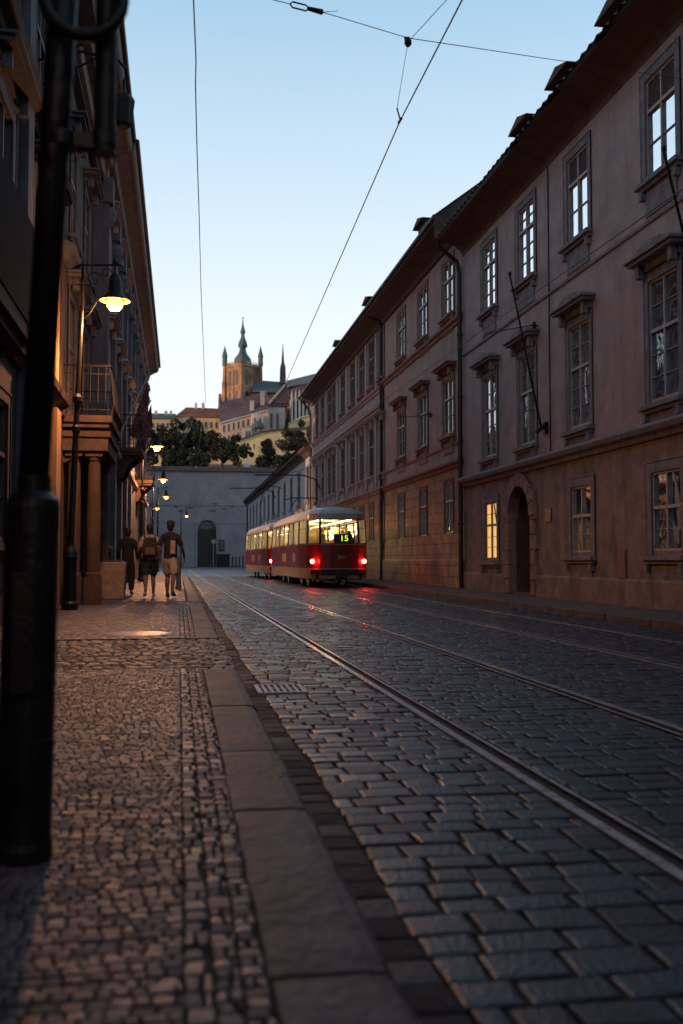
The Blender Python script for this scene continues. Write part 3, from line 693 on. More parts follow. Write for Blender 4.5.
pipe(b3, [(XF-.9, 66.1, 11.85), (XF-.6, 66.1, 11.6), (XF-.2, 66.1, 11.0), (XF-.12, 66.1, 10.6), (XF-.12, 66.1, .15)], .08)

# ---- building 4
b4 = thing('townhouse', (XF, 98, PT), 'lower white plaster terrace furthest along the right side of the street', 'house', 'houses along the right side')
Y0, Y1 = 66.34, 129.5
cols4 = [68.6+5.1*k for k in range(12)]
hf = [(c_-.7, c_+.7, 5.2, 7.5) for c_ in cols4]+[(c_-.7, c_+.7, 1.4, 3.6) for c_ in cols4]
m = MB(); wall_with_holes(m, 1, XF, Y0, Y1, -.1, 8.4, hf); m.build('wall', M_white, b4)
m = MB(); shell(m, 1, XF, Y0, Y1, -.1, 8.4); m.build('rear_walls', M_white, b4)
m = MB(); cornice(m, 1, XF, Y0, Y1, 8.4, [(0, -.25), (.1, -.22), (.3, 0), (.6, .1), (.6, .25), (0, .28)]); m.build('soffit', M_soffit, b4)
m = MB(); m.prism([(XF-.7, 8.68), (XF+5, 12), (XF+11, 8.7)], 'y', Y0, Y1); m.build('roof', M_tile, b4)
m = MB(); cornice(m, 1, XF, Y0, Y1, 4.3, SC); m.build('string_course', M_lilactrim, b4)
for c_ in cols4:
    window(b4, 1, XF, c_, 5.2, 7.5, 1.4, 'f4', sur=.12, trim=M_lilactrim, frame=M_framed)
    window(b4, 1, XF, c_, 1.4, 3.6, 1.4, 'g4', sur=.12, trim=M_lilactrim, frame=M_framed)
pipe(b4, [(XF-.6, Y1-.2, 8.6), (XF-.2, Y1-.2, 8.1), (XF-.12, Y1-.2, 7.9), (XF-.12, Y1-.2, .1)], .09)

# ------------------------------------------------------------------ left side
# nearest house: dark baroque front
a1 = thing('townhouse', (-2.3, 8, PT), 'dark baroque townhouse with slanting window hoods nearest on the left', 'house', 'houses along the left side')
XL = -2.42; Y0, Y1 = -14, 20.3
colsA = [-12.4, -9.1, -5.8, -2.5, .8, 4.1, 7.4, 10.7, 14.0, 17.4]
hA = [(c_-.6, c_+.6, 5.0, 7.3) for c_ in colsA]+[(c_-.6, c_+.6, 8.8, 10.8) for c_ in colsA]+[(c_-.55, c_+.55, 1.3, 3.2) for c_ in colsA]
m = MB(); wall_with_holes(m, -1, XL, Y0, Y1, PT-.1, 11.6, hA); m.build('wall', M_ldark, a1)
m = MB(); shell(m, -1, XL, Y0, Y1, PT-.1, 11.6); m.build('rear_walls', M_ldark, a1)
for z in (4.0, 8.1): m = MB(); cornice(m, -1, XL, Y0, Y1, z, [(0, -.12), (.08, -.1), (.12, 0), (.26, .06), (.3, .16), (.1, .24), (0, .26)]); m.build('string_course', M_lstone, a1)
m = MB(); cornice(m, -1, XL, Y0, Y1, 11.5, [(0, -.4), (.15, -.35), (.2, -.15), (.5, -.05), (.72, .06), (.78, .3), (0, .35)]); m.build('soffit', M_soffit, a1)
m = MB(); m.prism([(XL+.8, 11.83), (XL-5, 15.5), (XL-11, 11.85)], 'y', Y0, Y1); m.build('roof', M_tile, a1)
for c_ in colsA:
    window(a1, -1, XL, c_, 5.0, 7.3, 1.2, 'fa', sur=.24, hood=2, trim=M_lgrey, pane=G_dark, frame=M_framed)
    window(a1, -1, XL, c_, 8.8, 10.8, 1.2, 'ta', sur=.24, hood=1, trim=M_lstone, pane=G_dark, frame=M_framed)
    window(a1, -1, XL, c_, 1.3, 3.2, 1.1, 'ga', sur=.18, trim=M_lstone, pane=G_dark, frame=M_framed)
for c_ in [(q+r_)/2 for q, r_ in zip(colsA, colsA[1:])]+[19.3]:
    m = MB(); m.box(XL+.003, XL+.12, c_-.28, c_+.28, 4.27, 11.1); m.box(XL+.003, XL+.18, c_-.34, c_+.34, 10.6, 11.08); m.box(XL+.003, XL+.17, c_-.33, c_+.33, PT, 3.85); m.build('pilaster', mat('lamplit_ochre', (.42, .26, .16), .9, var=.15, scale=3, bump=.4) if c_ > 18 else M_lgrey, a1)  # lamp glow put into the brighter ochre of the last pilaster
# ornate stone balcony bay of the nearest house, dark underside
def balcony(parent, x, y0, y1, z, out, mslab, bulge=True):
    m = MB(); m.box(x, x+out, y0, y1, z-.14, z); m.box(x, x+out-.06, y0+.05, y1-.05, z-.24, z-.142)
    for yy in (y0+.35, y1-.35):
        m.prism([(x+.003, z-.95), (x+.14, z-.9), (x+.3, z-.55), (x+out-.15, z-.243), (x+.003, z-.243)], 'y', yy-.12, yy+.12)
    bl = m.build('balcony', mslab, parent)
    r = MB(); zt = z+1.02
    path = [(x+.02, y0+.04), (x+out-.05, y0+.04), (x+out-.05, y1-.04), (x+.02, y1-.04)]
    for zz, rr in ((zt, .022), (z+.12, .012), (z+.85, .01)): r.tube([(px, py, zz) for px, py in path], rr, 6)
    for (ax, ay), (bx_, by) in zip(path, path[1:]):
        n = max(2, int(math.hypot(bx_-ax, by-ay)/.13))
        for k in range(n):
            t = (k+.5)/n; px, py = ax+(bx_-ax)*t, ay+(by-ay)*t
            ox, oy = (0, -1) if ay == by and ay < (y0+y1)/2 else ((0, 1) if ay == by else (1, 0))
            b_ = .08 if bulge else 0
            r.tube([(px, py, z), (px+ox*b_, py+oy*b_, z+.25), (px+ox*b_*.6, py+oy*b_*.6, z+.55), (px, py, zt)], .008, 5)
    r.build('railing', M_iron, bl)
    return bl
bl_ = balcony(a1, XL+.003, 7.6, 10.3, 3.3, .95, M_lstone, bulge=False)
m = MB(); m.box(XL+.93, XL+.96, 7.62, 10.28, 3.32, 4.34); m.box(XL+.02, XL+.86, 10.16, 10.2, 3.32, 4.25); m.box(XL+.02, XL+.86, 7.7, 7.74, 3.32, 4.25); m.build('balcony_panel', mat('matte_black_panel', (.016, .012, .012), .9, spec=.1), bl_)  # panel in one even matte black

# second: house with portal columns and the lit balcony, near the first lamp
a2 = thing('townhouse', (-2.2, 24, PT), 'ochre plaster house with columned portal and balcony lit by the nearest street lamp', 'house', 'houses along the left side')
XM = -2.35; Y0, Y1 = 20.34, 27.2
colsB = [22.1, 25.2]
hB = [(21.2, 23.0, PT, 3.2), (24.65, 25.75, 1.2, 3.1)]+[(c_-.55, c_+.55, 4.0 if k == 0 else 4.6, 6.6) for k, c_ in enumerate(colsB)]+[(c_-.55, c_+.55, 8.0, 10.0) for c_ in colsB]
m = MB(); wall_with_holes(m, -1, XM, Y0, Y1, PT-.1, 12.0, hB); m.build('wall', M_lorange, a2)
m = MB(); shell(m, -1, XM, Y0, Y1, PT-.1, 12.0); m.build('rear_walls', M_lorange, a2)
window(a2, -1, XM, 22.1, 4.0, 6.6, 1.1, 'fb', sur=.2, hood=2, trim=M_lgrey, pane=G_curt, frame=M_framed, sill=0)
window(a2, -1, XM, 25.2, 4.6, 6.6, 1.1, 'fb2', sur=.2, hood=2, trim=M_lgrey, pane=G_dark, frame=M_framed)
for c_ in colsB: window(a2, -1, XM, c_, 8.0, 10.0, 1.1, 'tb', sur=.2, hood=1, trim=M_lgrey, pane=G_dark, frame=M_framed)
window(a2, -1, XM, 25.2, 1.2, 3.1, 1.1, 'gb', sur=.2, trim=M_lstone, pane=G_dark, frame=M_framed)
bl = balcony(a2, XM+.003, 20.6, 23.9, 3.95, .98, M_lstone)
m = MB(); m.box(XM-.2, XM-.14, 21.2, 23.0, PT, 3.2)
for k in range(2):
    for q in range(3): m.box(XM-.139, XM-.11, 21.3+k*.86, 22.04+k*.86, PT+.2+q*.95, PT+1.02+q*.95)
m.build('door', M_wood, a2)
for xx, yy in ((XM+.22, 20.95), (XM+.62, 20.95), (XM+.22, 23.45), (XM+.62, 23.45)):
    m = MB(); m.box(xx-.17, xx+.17, yy-.17, yy+.17, PT-.02, PT+.55); m.lathe((xx, yy, PT+.552), [(.16, 0), (.16, .06), (.135, .1), (.14, 1.2), (.12, 2.35), (.15, 2.4), (.15, 2.46)], 14); m.box(xx-.17, xx+.17, yy-.17, yy+.17, PT+3.014, PT+3.12)
    m.build('portal_column', M_lorange, a2)
m = MB(); m.box(XM+.003, XM+.9, 20.72, 23.7, PT+3.123, PT+3.4); m.box(XM+.003, XM+.95, 20.68, 23.74, PT+3.402, PT+3.52); m.build('portal_lintel', M_lstone, a2)
for z in (7.2,): m = MB(); cornice(m, -1, XM, Y0, Y1, z, [(0, -.12), (.08, -.1), (.12, 0), (.22, .06), (.25, .16), (.1, .24), (0, .26)]); m.build('string_course', M_lgrey, a2)

# third: long grey-blue stucco palace with deep cornice
a3 = thing('palace', (-2.1, 40, PT), 'long grey blue stucco palace with a deep projecting cornice on the left', 'house', 'houses along the left side')
XP = -2.1; Y0, Y1 = 27.24, 59.5
colsC = [29.2+3.3*k for k in range(10)]
hC = [(c_-.6, c_+.6, 1.5, 3.5) for c_ in colsC]+[(c_-.6, c_+.6, 5.0, 7.4) for c_ in colsC]+[(c_-.6, c_+.6, 8.6, 10.6) for c_ in colsC]
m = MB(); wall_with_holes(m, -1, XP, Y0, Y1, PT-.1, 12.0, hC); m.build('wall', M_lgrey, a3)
m = MB(); shell(m, -1, XP, Y0, Y1, PT-.1, 12.0); m.build('rear_walls', M_lgrey, a3)
for c_ in colsC:
    window(a3, -1, XP, c_, 1.5, 3.5, 1.2, 'gc', sur=.2, trim=M_lorange, pane=G_dark, frame=M_framed)
    window(a3, -1, XP, c_, 5.0, 7.4, 1.2, 'fc', sur=.22, hood=2, trim=M_lilactrim, pane=G_dark, frame=M_framed)
    window(a3, -1, XP, c_, 8.6, 10.6, 1.2, 'tc', sur=.22, hood=1, trim=M_lilactrim, pane=G_dark, frame=M_framed)
for c_ in [q-1.65 for q in colsC]+[59.1]:
    m = MB(); m.box(XP+.003, XP+.16, c_-.3, c_+.3, 4.3, 11.4); m.box(XP+.003, XP+.26, c_-.38, c_+.38, 10.7, 11.38)
    m._lathe((XP+.16, c_, 10.4), [(.05, -.3), (.16, -.1), (.2, .1), (.12, .28), (.0, .3)], 8); m.box(XP+.003, XP+.2, c_-.36, c_+.36, PT, 4.0)
    m.build('pilaster', M_lgrey, a3)
m = MB(); cornice(m, -1, XP, Y0, Y1, 4.1, [(0, -.12), (.1, -.1), (.2, 0), (.3, .06), (.32, .16), (.1, .24), (0, .26)]); m.build('string_course', M_lilactrim, a3)
# the cornice runs over the ochre house too: one projecting profile each
prL = [(0, -.75), (.1, -.7), (.14, -.45), (.3, -.4), (.34, -.2), (.66, -.02), (.74, .0), (.8, .06), (.84, .22), (.84, .3), (0, .34)]
for par, xa, ya, yb in ((a2, XM+.17, 20.34, 27.2), (a3, XP, 27.24, 59.5)):
    m = MB(); cornice(m, -1, xa, ya, yb, 12.1, prL); m.box(min(xa, par is a2 and XM or XP)-.3, xa+.001, ya, yb, 11.3, 12.42)
    m.build('cornice', mat('cornice_plaster', (.24, .18, .155), .9, var=.2, scale=3, bump=.4), par)
    m = MB(); m.prism([(xa+.86, 12.45), (xa-5, 16), (xa-11, 12.45)], 'y', ya, yb); m.build('roof', M_tile, par)
    m = MB(); m.tube([(xa+.88, ya, 12.44), (xa+.88, yb, 12.44)], .07, 8); m.build('gutter', M_gutter, par)

# shopfront-like ornate portals further down (bronze-lit bays projecting a little)
for yy, x_ in ((33.0, 0), (46.0, 0)):
    bl = balcony(a3, XP+.18, yy-1.3, yy+1.3, 4.55, .75, M_lstone)

# unseen houses added left of the square to keep sun off the end wall
for k, (ya, yb, hgt) in enumerate(((60.5, 92, 17), (92.5, 124, 16), (124.5, 156, 18))):
    o = thing('townhouse', (-24, (ya+yb)/2, 0), ['unseen ochre house added beyond the palace to shade the square', 'unseen middle house added left of the square for its shade', 'unseen house added beside the end wall to shade it'][k], 'house', 'unseen houses added to shade the square')
    hh = [(y_, y_+1.2, z_, z_+2) for y_ in [ya+2+4*j for j in range(7)] for z_ in (2, 6, 10)]
    m = MB(); wall_with_holes(m, -1, -24, ya, yb, -.1, hgt-2, hh); shell(m, -1, -24, ya, yb, -.1, hgt-2); m.build('wall', M_lorange, o)
    m = MB(); m.prism([(-23.4, hgt-2), (-29, hgt+3), (-35, hgt-2)], 'y', ya, yb); m.build('roof', M_tile, o)
    for a in hh: window(o, -1, -24, (a[0]+a[1])/2, a[2], a[3], 1.2, 'bk', sur=.15, trim=M_lgrey, frame=M_framed)

# ------------------------------------------------------------------ end wall with arched gate
ew = thing('garden_wall', (9, 150, 0), 'tall grey plaster wall closing the street with a dark arched gate', 'wall')
EX0, EX1, EH = -26, 40, 14.3
m = MB()
ax0, ax1, az = 2.72, 5.46, 5.65
arcp = [(ax0+(ax1-ax0)/2-(ax1-ax0)/2*math.cos(PI*k/10), az+1.37*math.sin(PI*k/10)) for k in range(11)]
m.quad((EX0, 150, -.1), (ax0, 150, -.1), (ax0, 150, EH), (EX0, 150, EH)); m.quad((ax1, 150, -.1), (EX1, 150, -.1), (EX1, 150, EH), (ax1, 150, EH))
for (u0, v0), (u1, v1) in zip(arcp, arcp[1:]): m.quad((u0, 150, v0), (u1, 150, v1), (u1, 150, EH), (u0, 150, EH)); m.quad((u0, 150, v0), (u1, 150, v1), (u1, 150.8, v1), (u0, 150.8, v0))
m.quad((ax0, 150, -.1), (ax0, 150.8, -.1), (ax0, 150.8, az), (ax0, 150, az)); m.quad((ax1, 150, -.1), (ax1, 150.8, -.1), (ax1, 150.8, az), (ax1, 150, az))
m.box(EX0, ax0-.1, 150.8, 151.3, -.1, EH); m.box(ax1+.1, EX1, 150.8, 151.3, -.1, EH); m.box(ax0-.1, ax1+.1, 150.9, 151.3, -.1, EH)
m.quad((EX0, 150, EH), (EX1, 150, EH), (EX1, 151.3, EH), (EX0, 151.3, EH))
m.build('wall', M_endwall, ew)
m = MB(); m.box(EX0, EX1, 149.94, 149.998, 9.05, 9.2); m.box(EX0, EX1, 149.95, 149.998, 6.4, 6.46); m.build('ledge', mat('ledge_plaster', (.15, .15, .175), .9), ew)
m = MB(); m.prism([(149.5, EH+.003), (151.8, EH+.003), (150.7, EH+.75)], 'x', EX0, EX1); m.build('coping', mat('coping_tile', (.10, .045, .038), .9, var=.3, scale=1.5, bump=.5, bscale=5), ew)
m = MB(); m.box(ax0, ax1, 150.5, 150.6, -.05, 5.6)
for k in range(3): m.box(ax0+.15+k*.88, ax0+.75+k*.88, 150.44, 150.499, .4, 5.2)
gt = m.build('gate', M_wood, ew)
m = MB(); m.prism(arcp, 'y', 150.52, 150.6); 
m.build('fanlight', mat('fanlight_glass', (.03, .03, .035), .2), gt)
m = MB()
for k in range(1, 8): m.tube([(4.09, 150.45, az), (4.09-1.3*math.cos(PI*k/8), 150.45, az+1.3*math.sin(PI*k/8))], .035, 4)
m.tube([(4.09-.65*math.cos(PI*k/8), 150.45, az+.65*math.sin(PI*k/8)) for k in range(9)], .035, 4); m.build('fanlight_grille', mat('grille_grey', (.25, .25, .27), .6), gt)
m = MB()
for k in range(10):
    (u0, v0), (u1, v1) = arcp[k], arcp[k+1]; s_ = 1.16
    m.prism([(u0, v0), (u1, v1), (4.09+(u1-4.09)*s_, az+(v1-az)*s_), (4.09+(u0-4.09)*s_, az+(v0-az)*s_)], 'y', 149.9, 149.997)
m.box(ax0-.24, ax0, 149.9, 149.997, -.05, az); m.box(ax1, ax1+.24, 149.9, 149.997, -.05, az); m.build('gate_surround', M_endwall, ew)
# shallow ragged scars in the plaster
m = MB()
for px, py, wp in ((190, 508, 9), (180, 511, 6), (215, 504, 7), (224, 509, 6), (212, 511, 9), (176, 507, 5), (232, 507, 4)):
    p = atY(px, py, 150); m.prism([(p.x-wp*.075, p.z), (p.x-wp*.03, p.z+.12), (p.x+wp*.06, p.z+.1), (p.x+wp*.075, p.z-.03), (p.x, p.z-.1)], 'y', 149.96, 149.997)
m.build('plaster_scar', mat('scar', (.07, .068, .075), .95), ew)
# notice board, bin box, posts before the wall
p = atY(222, 545, 148.5); o = thing('notice_board', (p.x, 149.8, 0), 'small dark notice board fixed to the end wall beside the gate', 'notice board')
m = MB(); m.box(p.x-.42, p.x+.42, 149.82, 149.9, p.z-.85, p.z+.8); m.build('board', M_iron, o, bevel=.02); m = MB(); m.box(p.x-.34, p.x+.34, 149.8, 149.818, p.z-.75, p.z+.7); m.build('panel', mat('board_paper', (.06, .06, .07), .5), o)
o = thing('kiosk_box', (8.0, 146, 0), 'low dark utility box standing in front of the end wall', 'utility box')
p = atY(223, 556, 146); m = MB(); m.box(p.x-.95, p.x+.95, 145.6, 146.6, -.02, 1.75); m.build('cabinet', M_iron, o, bevel=.04); m = MB(); m.box(p.x-1.05, p.x+1.05, 145.5, 146.7, 1.753, 1.9); m.build('lid', M_gutter, o)
for k, px in enumerate((232.5, 236, 239.5, 243)):
    p = atY(px, 562, 140); m = MB(); m.lathe((p.x, 140, 0), [(.13, 0), (.13, .2), (.09, .25), (.08, 1.25), (.11, 1.3), (.11, 1.4), (.03, 1.52)], 10)
    o = m.build('bollard', M_iron, origin=(p.x, 140, 0), smooth=True); tag(o, 'thin dark iron bollard in the row left of the tram, before the end wall', 'bollard', 'bollards before the end wall')
o = thing('sign_post', (5, 140, 0), 'slim pole with a small round sign before the arched gate', 'sign'); p = atY(213.5, 540, 140); o.location.x = p.x; WL[o.name] = Vector((p.x, 140, 0))
m = MB(); m.tube([(p.x, 140, 0), (p.x, 140, 3.9)], .05, 8); m.build('post', mat('galvanised', (.35, .36, .38), .45, .6), o); m = MB(); m.tube([(p.x, 139.93, 3.6), (p.x, 139.98, 3.6)], .32, 16); m.build('sign_disc', mat('sign_back', (.3, .31, .34), .5, .4), o)
# small floodlight-less wall urn and hatch above the coping
p = atY(247, 455, 152.2); m = MB(); m.lathe((p.x, 152.6, 12.9), [(.35, 0), (.35, 1.5), (.48, 1.55), (.3, 1.7), (.32, 1.9), (.46, 2.5), (.48, 2.75), (.3, 2.9), (.1, 3.2)], 12)
o = m.build('stone_urn', mat('pale_stone', (.42, .43, .46), .8, var=.15), origin=(p.x, 152.6, 12.9), smooth=False); tag(o, 'pale stone urn rising behind the coping of the end wall', 'urn')
# ------------------------------------------------------------------ street lamps
M_lampm = mat('lamp_glass_lit', (1, .75, .45), .4, emit=(1, .40, .06), estr=8)
M_shade = mat('lamp_shade_inner', (.5, .36, .15), .5)
LAMPC = (1, .42, .155)
def street_lamp(x, y, arm=.62, z=5.85, energy=110, label='', pf=.25, lean=.0):
    o = thing('street_lamp', (x, y, PT), label, 'street lamp', 'street lamps along the left pavement')
    m = MB(); m.lathe((x, y, PT), [(.15, 0), (.15, .12), (.12, .16), (.115, .9), (.14, .95), (.12, 1.05), (.075, 1.15), (.07, 1.2)], 14); m.build('base', M_iron, o, smooth=False)
    m = MB(); m.lathe((x, y, PT+1.2), [(.06, 0), (.055, 2.0), (.075, 2.05), (.075, 2.12), (.05, 2.16), (.045, z-1.6)], 12, lean=(lean, 0)) ; xb = x; x = x+lean*(z-1.2); m.tube([(x, y, PT+z-.4), (x, y, PT+z+.1)], [.03, .03], 8)
    m.lathe((xb+lean*2.6, y, PT+3.75), [(.05, 0), (.09, .04), (.09, .12), (.05, .18)], 12)
    m.build('pole', M_iron, o)
    m = MB(); zt = PT+z-.0
    m.tube([(x, y, zt+.1), (x, y, zt+.5)], .028, 8); m.tube([(x-.1, y, zt+.46), (x+arm+.12, y, zt+.5)], .018, 8)
    m.tube([(x, y, zt-.55), (x+.12, y, zt-.45), (x+.26, y, zt-.2), (x+.2, y, zt+.05), (x+.05, y, zt+.1)], .012, 6); m.tube([(x+arm, y, zt+.3), (x+arm, y, zt+.62)], .014, 6)
    for cx_, cz_, r_ in ((x+arm*.35, zt+.2, .17), (x+arm*.72, zt+.33, .11)):
        m.tube([(cx_+r_*(1-k/16)*math.cos(k*.55), y, cz_+r_*(1-k/16)*math.sin(k*.55)) for k in range(15)], .01, 6)
    m.lathe((x+arm, y, zt+.5), [(.03, 0), (.045, .05), (.02, .12), (.005, .2)], 8)
    m.tube([(x-.16, y, zt+.1), (x+.16, y, zt+.1)], .012, 6); m.lathe((x, y, zt+.1), [(.02, 0), (.05, .06), (.015, .16), (.003, .3)], 8)
    m.build('bracket', M_iron, o)
    lx, lz = x+arm, zt-.16
    lo_ = x-xb
    m = MB(); m._lathe((lx, y, lz), [(.014, .56), (.035, .5), (.085, .45), (.11, .38), (.14, .14), (.17, .09), (.235, .04), (.29, -.008), (.29, -.018), (.24, .0), (.09, .04)], 20)
    m.build('lamp_shade', M_iron, o, smooth=True)
    m = MB(); m._lathe((lx, y, lz), [(.28, -.02), (.24, -.008), (.09, .03)], 20); m.build('reflector', M_shade, o)
    m = MB(); m._lathe((lx, y, lz), [(.12, .02), (.15, -.05), (.145, -.12), (.09, -.19), (.001, -.215)], 16); m.build('globe', M_lampm, o, smooth=True)
    lp = lamp('lamp_light', (lx-xb, 0, lz-PT-.32), energy*pf, LAMPC, .1, o)
    spot('lamp_spot', (lx-xb, 0, lz-PT-.33), energy, LAMPC, o)
    return o
street_lamp(-1.94, 18.6, .58, energy=520, pf=.6, lean=.033, label='nearest lit street lamp on a scrolled iron bracket, before the balcony')
street_lamp(-1.55, 42.5, .6, energy=1150, label='second lit street lamp, beyond the red hanging banners')
street_lamp(-1.55, 59.8, .6, energy=1100, label='third lit street lamp, hanging just below the second in the row')
street_lamp(-1.6, 76, .6, energy=260, label='fourth lit street lamp, lowest of the three hanging in line')
street_lamp(-2.6, 93, .6, energy=200, label='fifth lit street lamp, the one set furthest left near the end of the row')
street_lamp(.2, 112, .6, z=6.0, energy=60, label='farthest tiny street lamp, shining alone against the end wall')
street_lamp(-1.92, -6.0, .66, energy=180, pf=.2, label='lit street lamp on the pavement behind the viewpoint')

# near sign pole with strap and hanging tube
np_ = thing('sign_pole', (-.455, 3.17, PT), 'thick dark painted pole with flared base rising close beside the viewpoint', 'pole')
ln = .0445  # the old pole leans a little
m = MB(); m.lathe((-.46, 3.17, PT), [(.088, 0), (.088, .04), (.083, .06), (.0825, .32), (.0845, .322), (.0845, .36), (.082, .362), (.081, 1.06), (.076, 1.085), (.052, 1.11), (.05, 1.16)], 24, lean=(ln*.35, 0)); bs_ = m.build('base', M_poleP, np_)
m = MB(); m.box(-.49, -.42, 3.17-.094, 3.17-.08, PT+.5, PT+.86); m.tube([(-.43, 3.068, PT+.68), (-.43, 3.08, PT+.68)], .008, 8); m.build('access_door', M_poleP, bs_, bevel=.004)
m = MB(); m.lathe((-.445, 3.17, PT+1.1), [(.046, 0), (.045, 2.6)], 24, lean=(ln, 0)); m.build('pole', M_poleP, np_, smooth=True)
bx = lambda px, py, Y=3.17: atY(px, py, Y)
p0 = bx(104, 153); p1 = bx(108, -60)
m = MB(); m.tube([p0+Vector((0, 0, .0)), p1], .034, 20); m.tube([p0-Vector((0, 0, .004)), p0+Vector((0, 0, .02))], .037, 20); m.build('side_tube', M_poleP, np_, smooth=False)
q0, q1 = bx(60, 141), bx(104, 141)
m = MB(); m.box(q0.x, q1.x, 3.145, 3.16, q0.z-.022, q0.z+.022); m.box(q0.x, q1.x, 3.18, 3.195, q0.z-.022, q0.z+.022); m.tube([q0-Vector((0, 0, .022)), q0+Vector((0, 0, .022))], .051, 20); m.tube([q1-Vector((0, 0, .022)), q1+Vector((0, 0, .022))], .041, 20); m.build('strap', M_poleP, np_)
c_ = bx(84, -2, 3.12); m = MB(); m.tube([(c_.x+.118*math.cos(t*PI/12), 3.12+.03*math.sin(t*PI/12), c_.z+.135*math.sin(t*PI/12)) for t in range(-13, 2)], .021, 12); m.build('ring_bracket', M_poleP, np_, smooth=True)

# dark hanging lantern by the cornice
o = thing('wall_lantern', (-2.2, 16.2, 8.5), 'small unlit dark lantern hanging high on the left against the sky', 'lantern')
p = atY(124, 112, 16.2); x, z = p.x, p.z
m = MB(); m._lathe((x, 16.2, z), [(.02, .42), (.03, .34), (.13, .27), (.17, .2), (.17, .17), (.13, -.2), (.1, -.25), (.02, -.29)], 6); m.build('cage', M_iron, o)
m = MB(); m.tube([(-2.3, 16.2, z+.75), (-1.6, 16.2, z+.95), (x-.1, 16.2, z+.85), (x+.04, 16.2, z+.7), (x+.05, 16.2, z+.6), (x, 16.2, z+.52), (x, 16.2, z+.4)], .025, 8); m.tube([(-2.3, 16.2, z+.3), (-1.4, 16.2, z+.85)], .018, 6); m.build('bracket', M_iron, o)
m = MB(); m._lathe((x, 16.2, z), [(.155, .16), (.12, -.19)], 6); m.build('pane', MATS['fanlight_glass'], o)

# small signs on the wall under the first lamp
m = MB(); 
o = thing('flagpole', (XF, 23.9, 5), 'thin black flagpole slanting up from the pink facade between window columns', 'flagpole', 'flagpoles on the right facade')
a = atX(546, 428, XF-.03); b = atX(510, 276, 7.75); m = MB(); m.tube([a+Vector((-.12, 0, 0)), b], [.03, .022], 8); m.lathe(b, [(.022, 0), (.045, .04), (.04, .09), (.003, .12)], 8); m.build('pole', M_iron, o)
m = MB(); m.box(XF-.1, XF-.003, a.y-.09, a.y+.09, a.z-.14, a.z+.14); m.tube([a+Vector((-.25, 0, -.12)), a+Vector((-.05, 0, .06))], .05, 8); m.build('bracket', M_iron, o)
o = thing('flagpole', (XF, 16.5, 8), 'thin black flagpole with knob slanting across the nearest top window', 'flagpole', 'flagpoles on the right facade')
b = atX(664, 152, 7.75); a = atX(697, 290, XF-.03); m = MB(); m.tube([a, b], [.03, .022], 8); m.lathe(b, [(.022, 0), (.045, .04), (.04, .09), (.003, .12)], 8); m.build('pole', M_iron, o)
m = MB(); m.box(XF-.1, XF-.003, a.y-.09, a.y+.09, a.z-.14, a.z+.14); m.build('bracket', M_iron, o)

# banners
M_ban = mat('red_banner', (.10, .016, .014), .85, var=.12, scale=4)
for k, (cn, let, lb) in enumerate(((((147, 376), (147.5, 410), (137, 439), (128, 436)), 'MU', 'dark red banner with pale letters hanging on a slanted pole, the nearer of two'), (((150.5, 400), (152, 422), (142, 454), (134, 451)), 'MU', 'narrower dark red banner hanging lower, just beyond its neighbour'))):
    Y = 33 + 4*k
    P = [atY(px, py, Y) for px, py in cn]; P[0].y += .9; P[1].y += .9
    o = thing('banner', P[3], lb, 'banner', 'red banners on the palace front')
    n = 10; m = MB()
    for i in range(n+1):
        t = i/n
        a = P[3].lerp(P[0], t); b = P[2].lerp(P[1], t); off = .05*math.sin(t*9+k)
        for a_ in (a, b): m.v += [(a_.x, a_.y+off, a_.z), (a_.x, a_.y+off+.012, a_.z)]
    for i in range(n):
        q = i*4; m.f += [(q, q+2, q+6, q+4), (q+1, q+5, q+7, q+3), (q, q+4, q+5, q+1), (q+2, q+3, q+7, q+6)]
    m.f += [(0, 1, 3, 2), (n*4, n*4+2, n*4+3, n*4+1)]
    cl = m.build('cloth', M_ban, o)
    m = MB(); w0 = Vector((XP+.02, P[3].y-.3, P[3].z-.35)); m.tube([w0, P[0]+Vector((-.02, .1, .15))], .025, 6); m.build('pole', mat('pale_pole', (.35, .33, .33), .6), o)
    for li, ch in enumerate(let):
        tc_ = bpy.data.curves.new('letter', 'FONT'); tc_.body = ch; tc_.size = .42; tc_.extrude = .006; tc_.align_x = 'CENTER'; tc_.align_y = 'CENTER'
        to = bpy.data.objects.new('letter', tc_); COL.objects.link(to)
        me = bpy.data.meshes.new_from_object(to); bpy.data.objects.remove(to)
        to = bpy.data.objects.new('letter', me); COL.objects.link(to); me.materials.append(mat('banner_letter', (.2, .13, .13), .8))
        c0 = (P[3].lerp(P[0], .33+.32*li) + P[2].lerp(P[1], .33+.32*li))/2
        to.parent = cl; to.location = c0 - WL[cl.name]+Vector((0, -.09, 0)); to.rotation_euler = (PI/2, R(-38), 0)

# ------------------------------------------------------------------ overhead wires
M_wire = mat('wire', (.018, .018, .02), .5, .5)
def wire(name, pts, r, label, sag=0, group='overhead tram wires', parts=None):
    P = [Vector(p) for p in pts]; Q = []
    for a, b in zip(P, P[1:]):
        for k in range(12):
            t = k/12; p = a.lerp(b, t); p.z -= sag*4*t*(1-t); Q.append(p)
    Q.append(P[-1]); m = MB(); m.tube(Q, r, 6)
    o = m.build(name, M_wire, origin=P[0]); tag(o, label, 'wire', group); return o
A = atZ(498, -70, 5.6); B = atZ(400, 121, 5.6); C2 = atZ(287, 380, 5.6)
d = (C2-B).normalized()
wire('contact_wire', [A, B, C2, Vector((1.9, 62, 5.6)), Vector((1.5, 140, 5.8))], .0075, 'thick tram contact wire slanting down the sky over the left track')
wire('contact_wire', [atZ(900, 60, 5.6), atZ(683, 189, 5.6), atZ(525, 300, 5.6), Vector((5.6, 36, 5.6)), Vector((5.5, 100, 5.7))], .007, 'thin contact wire crossing the right facades above the tram')
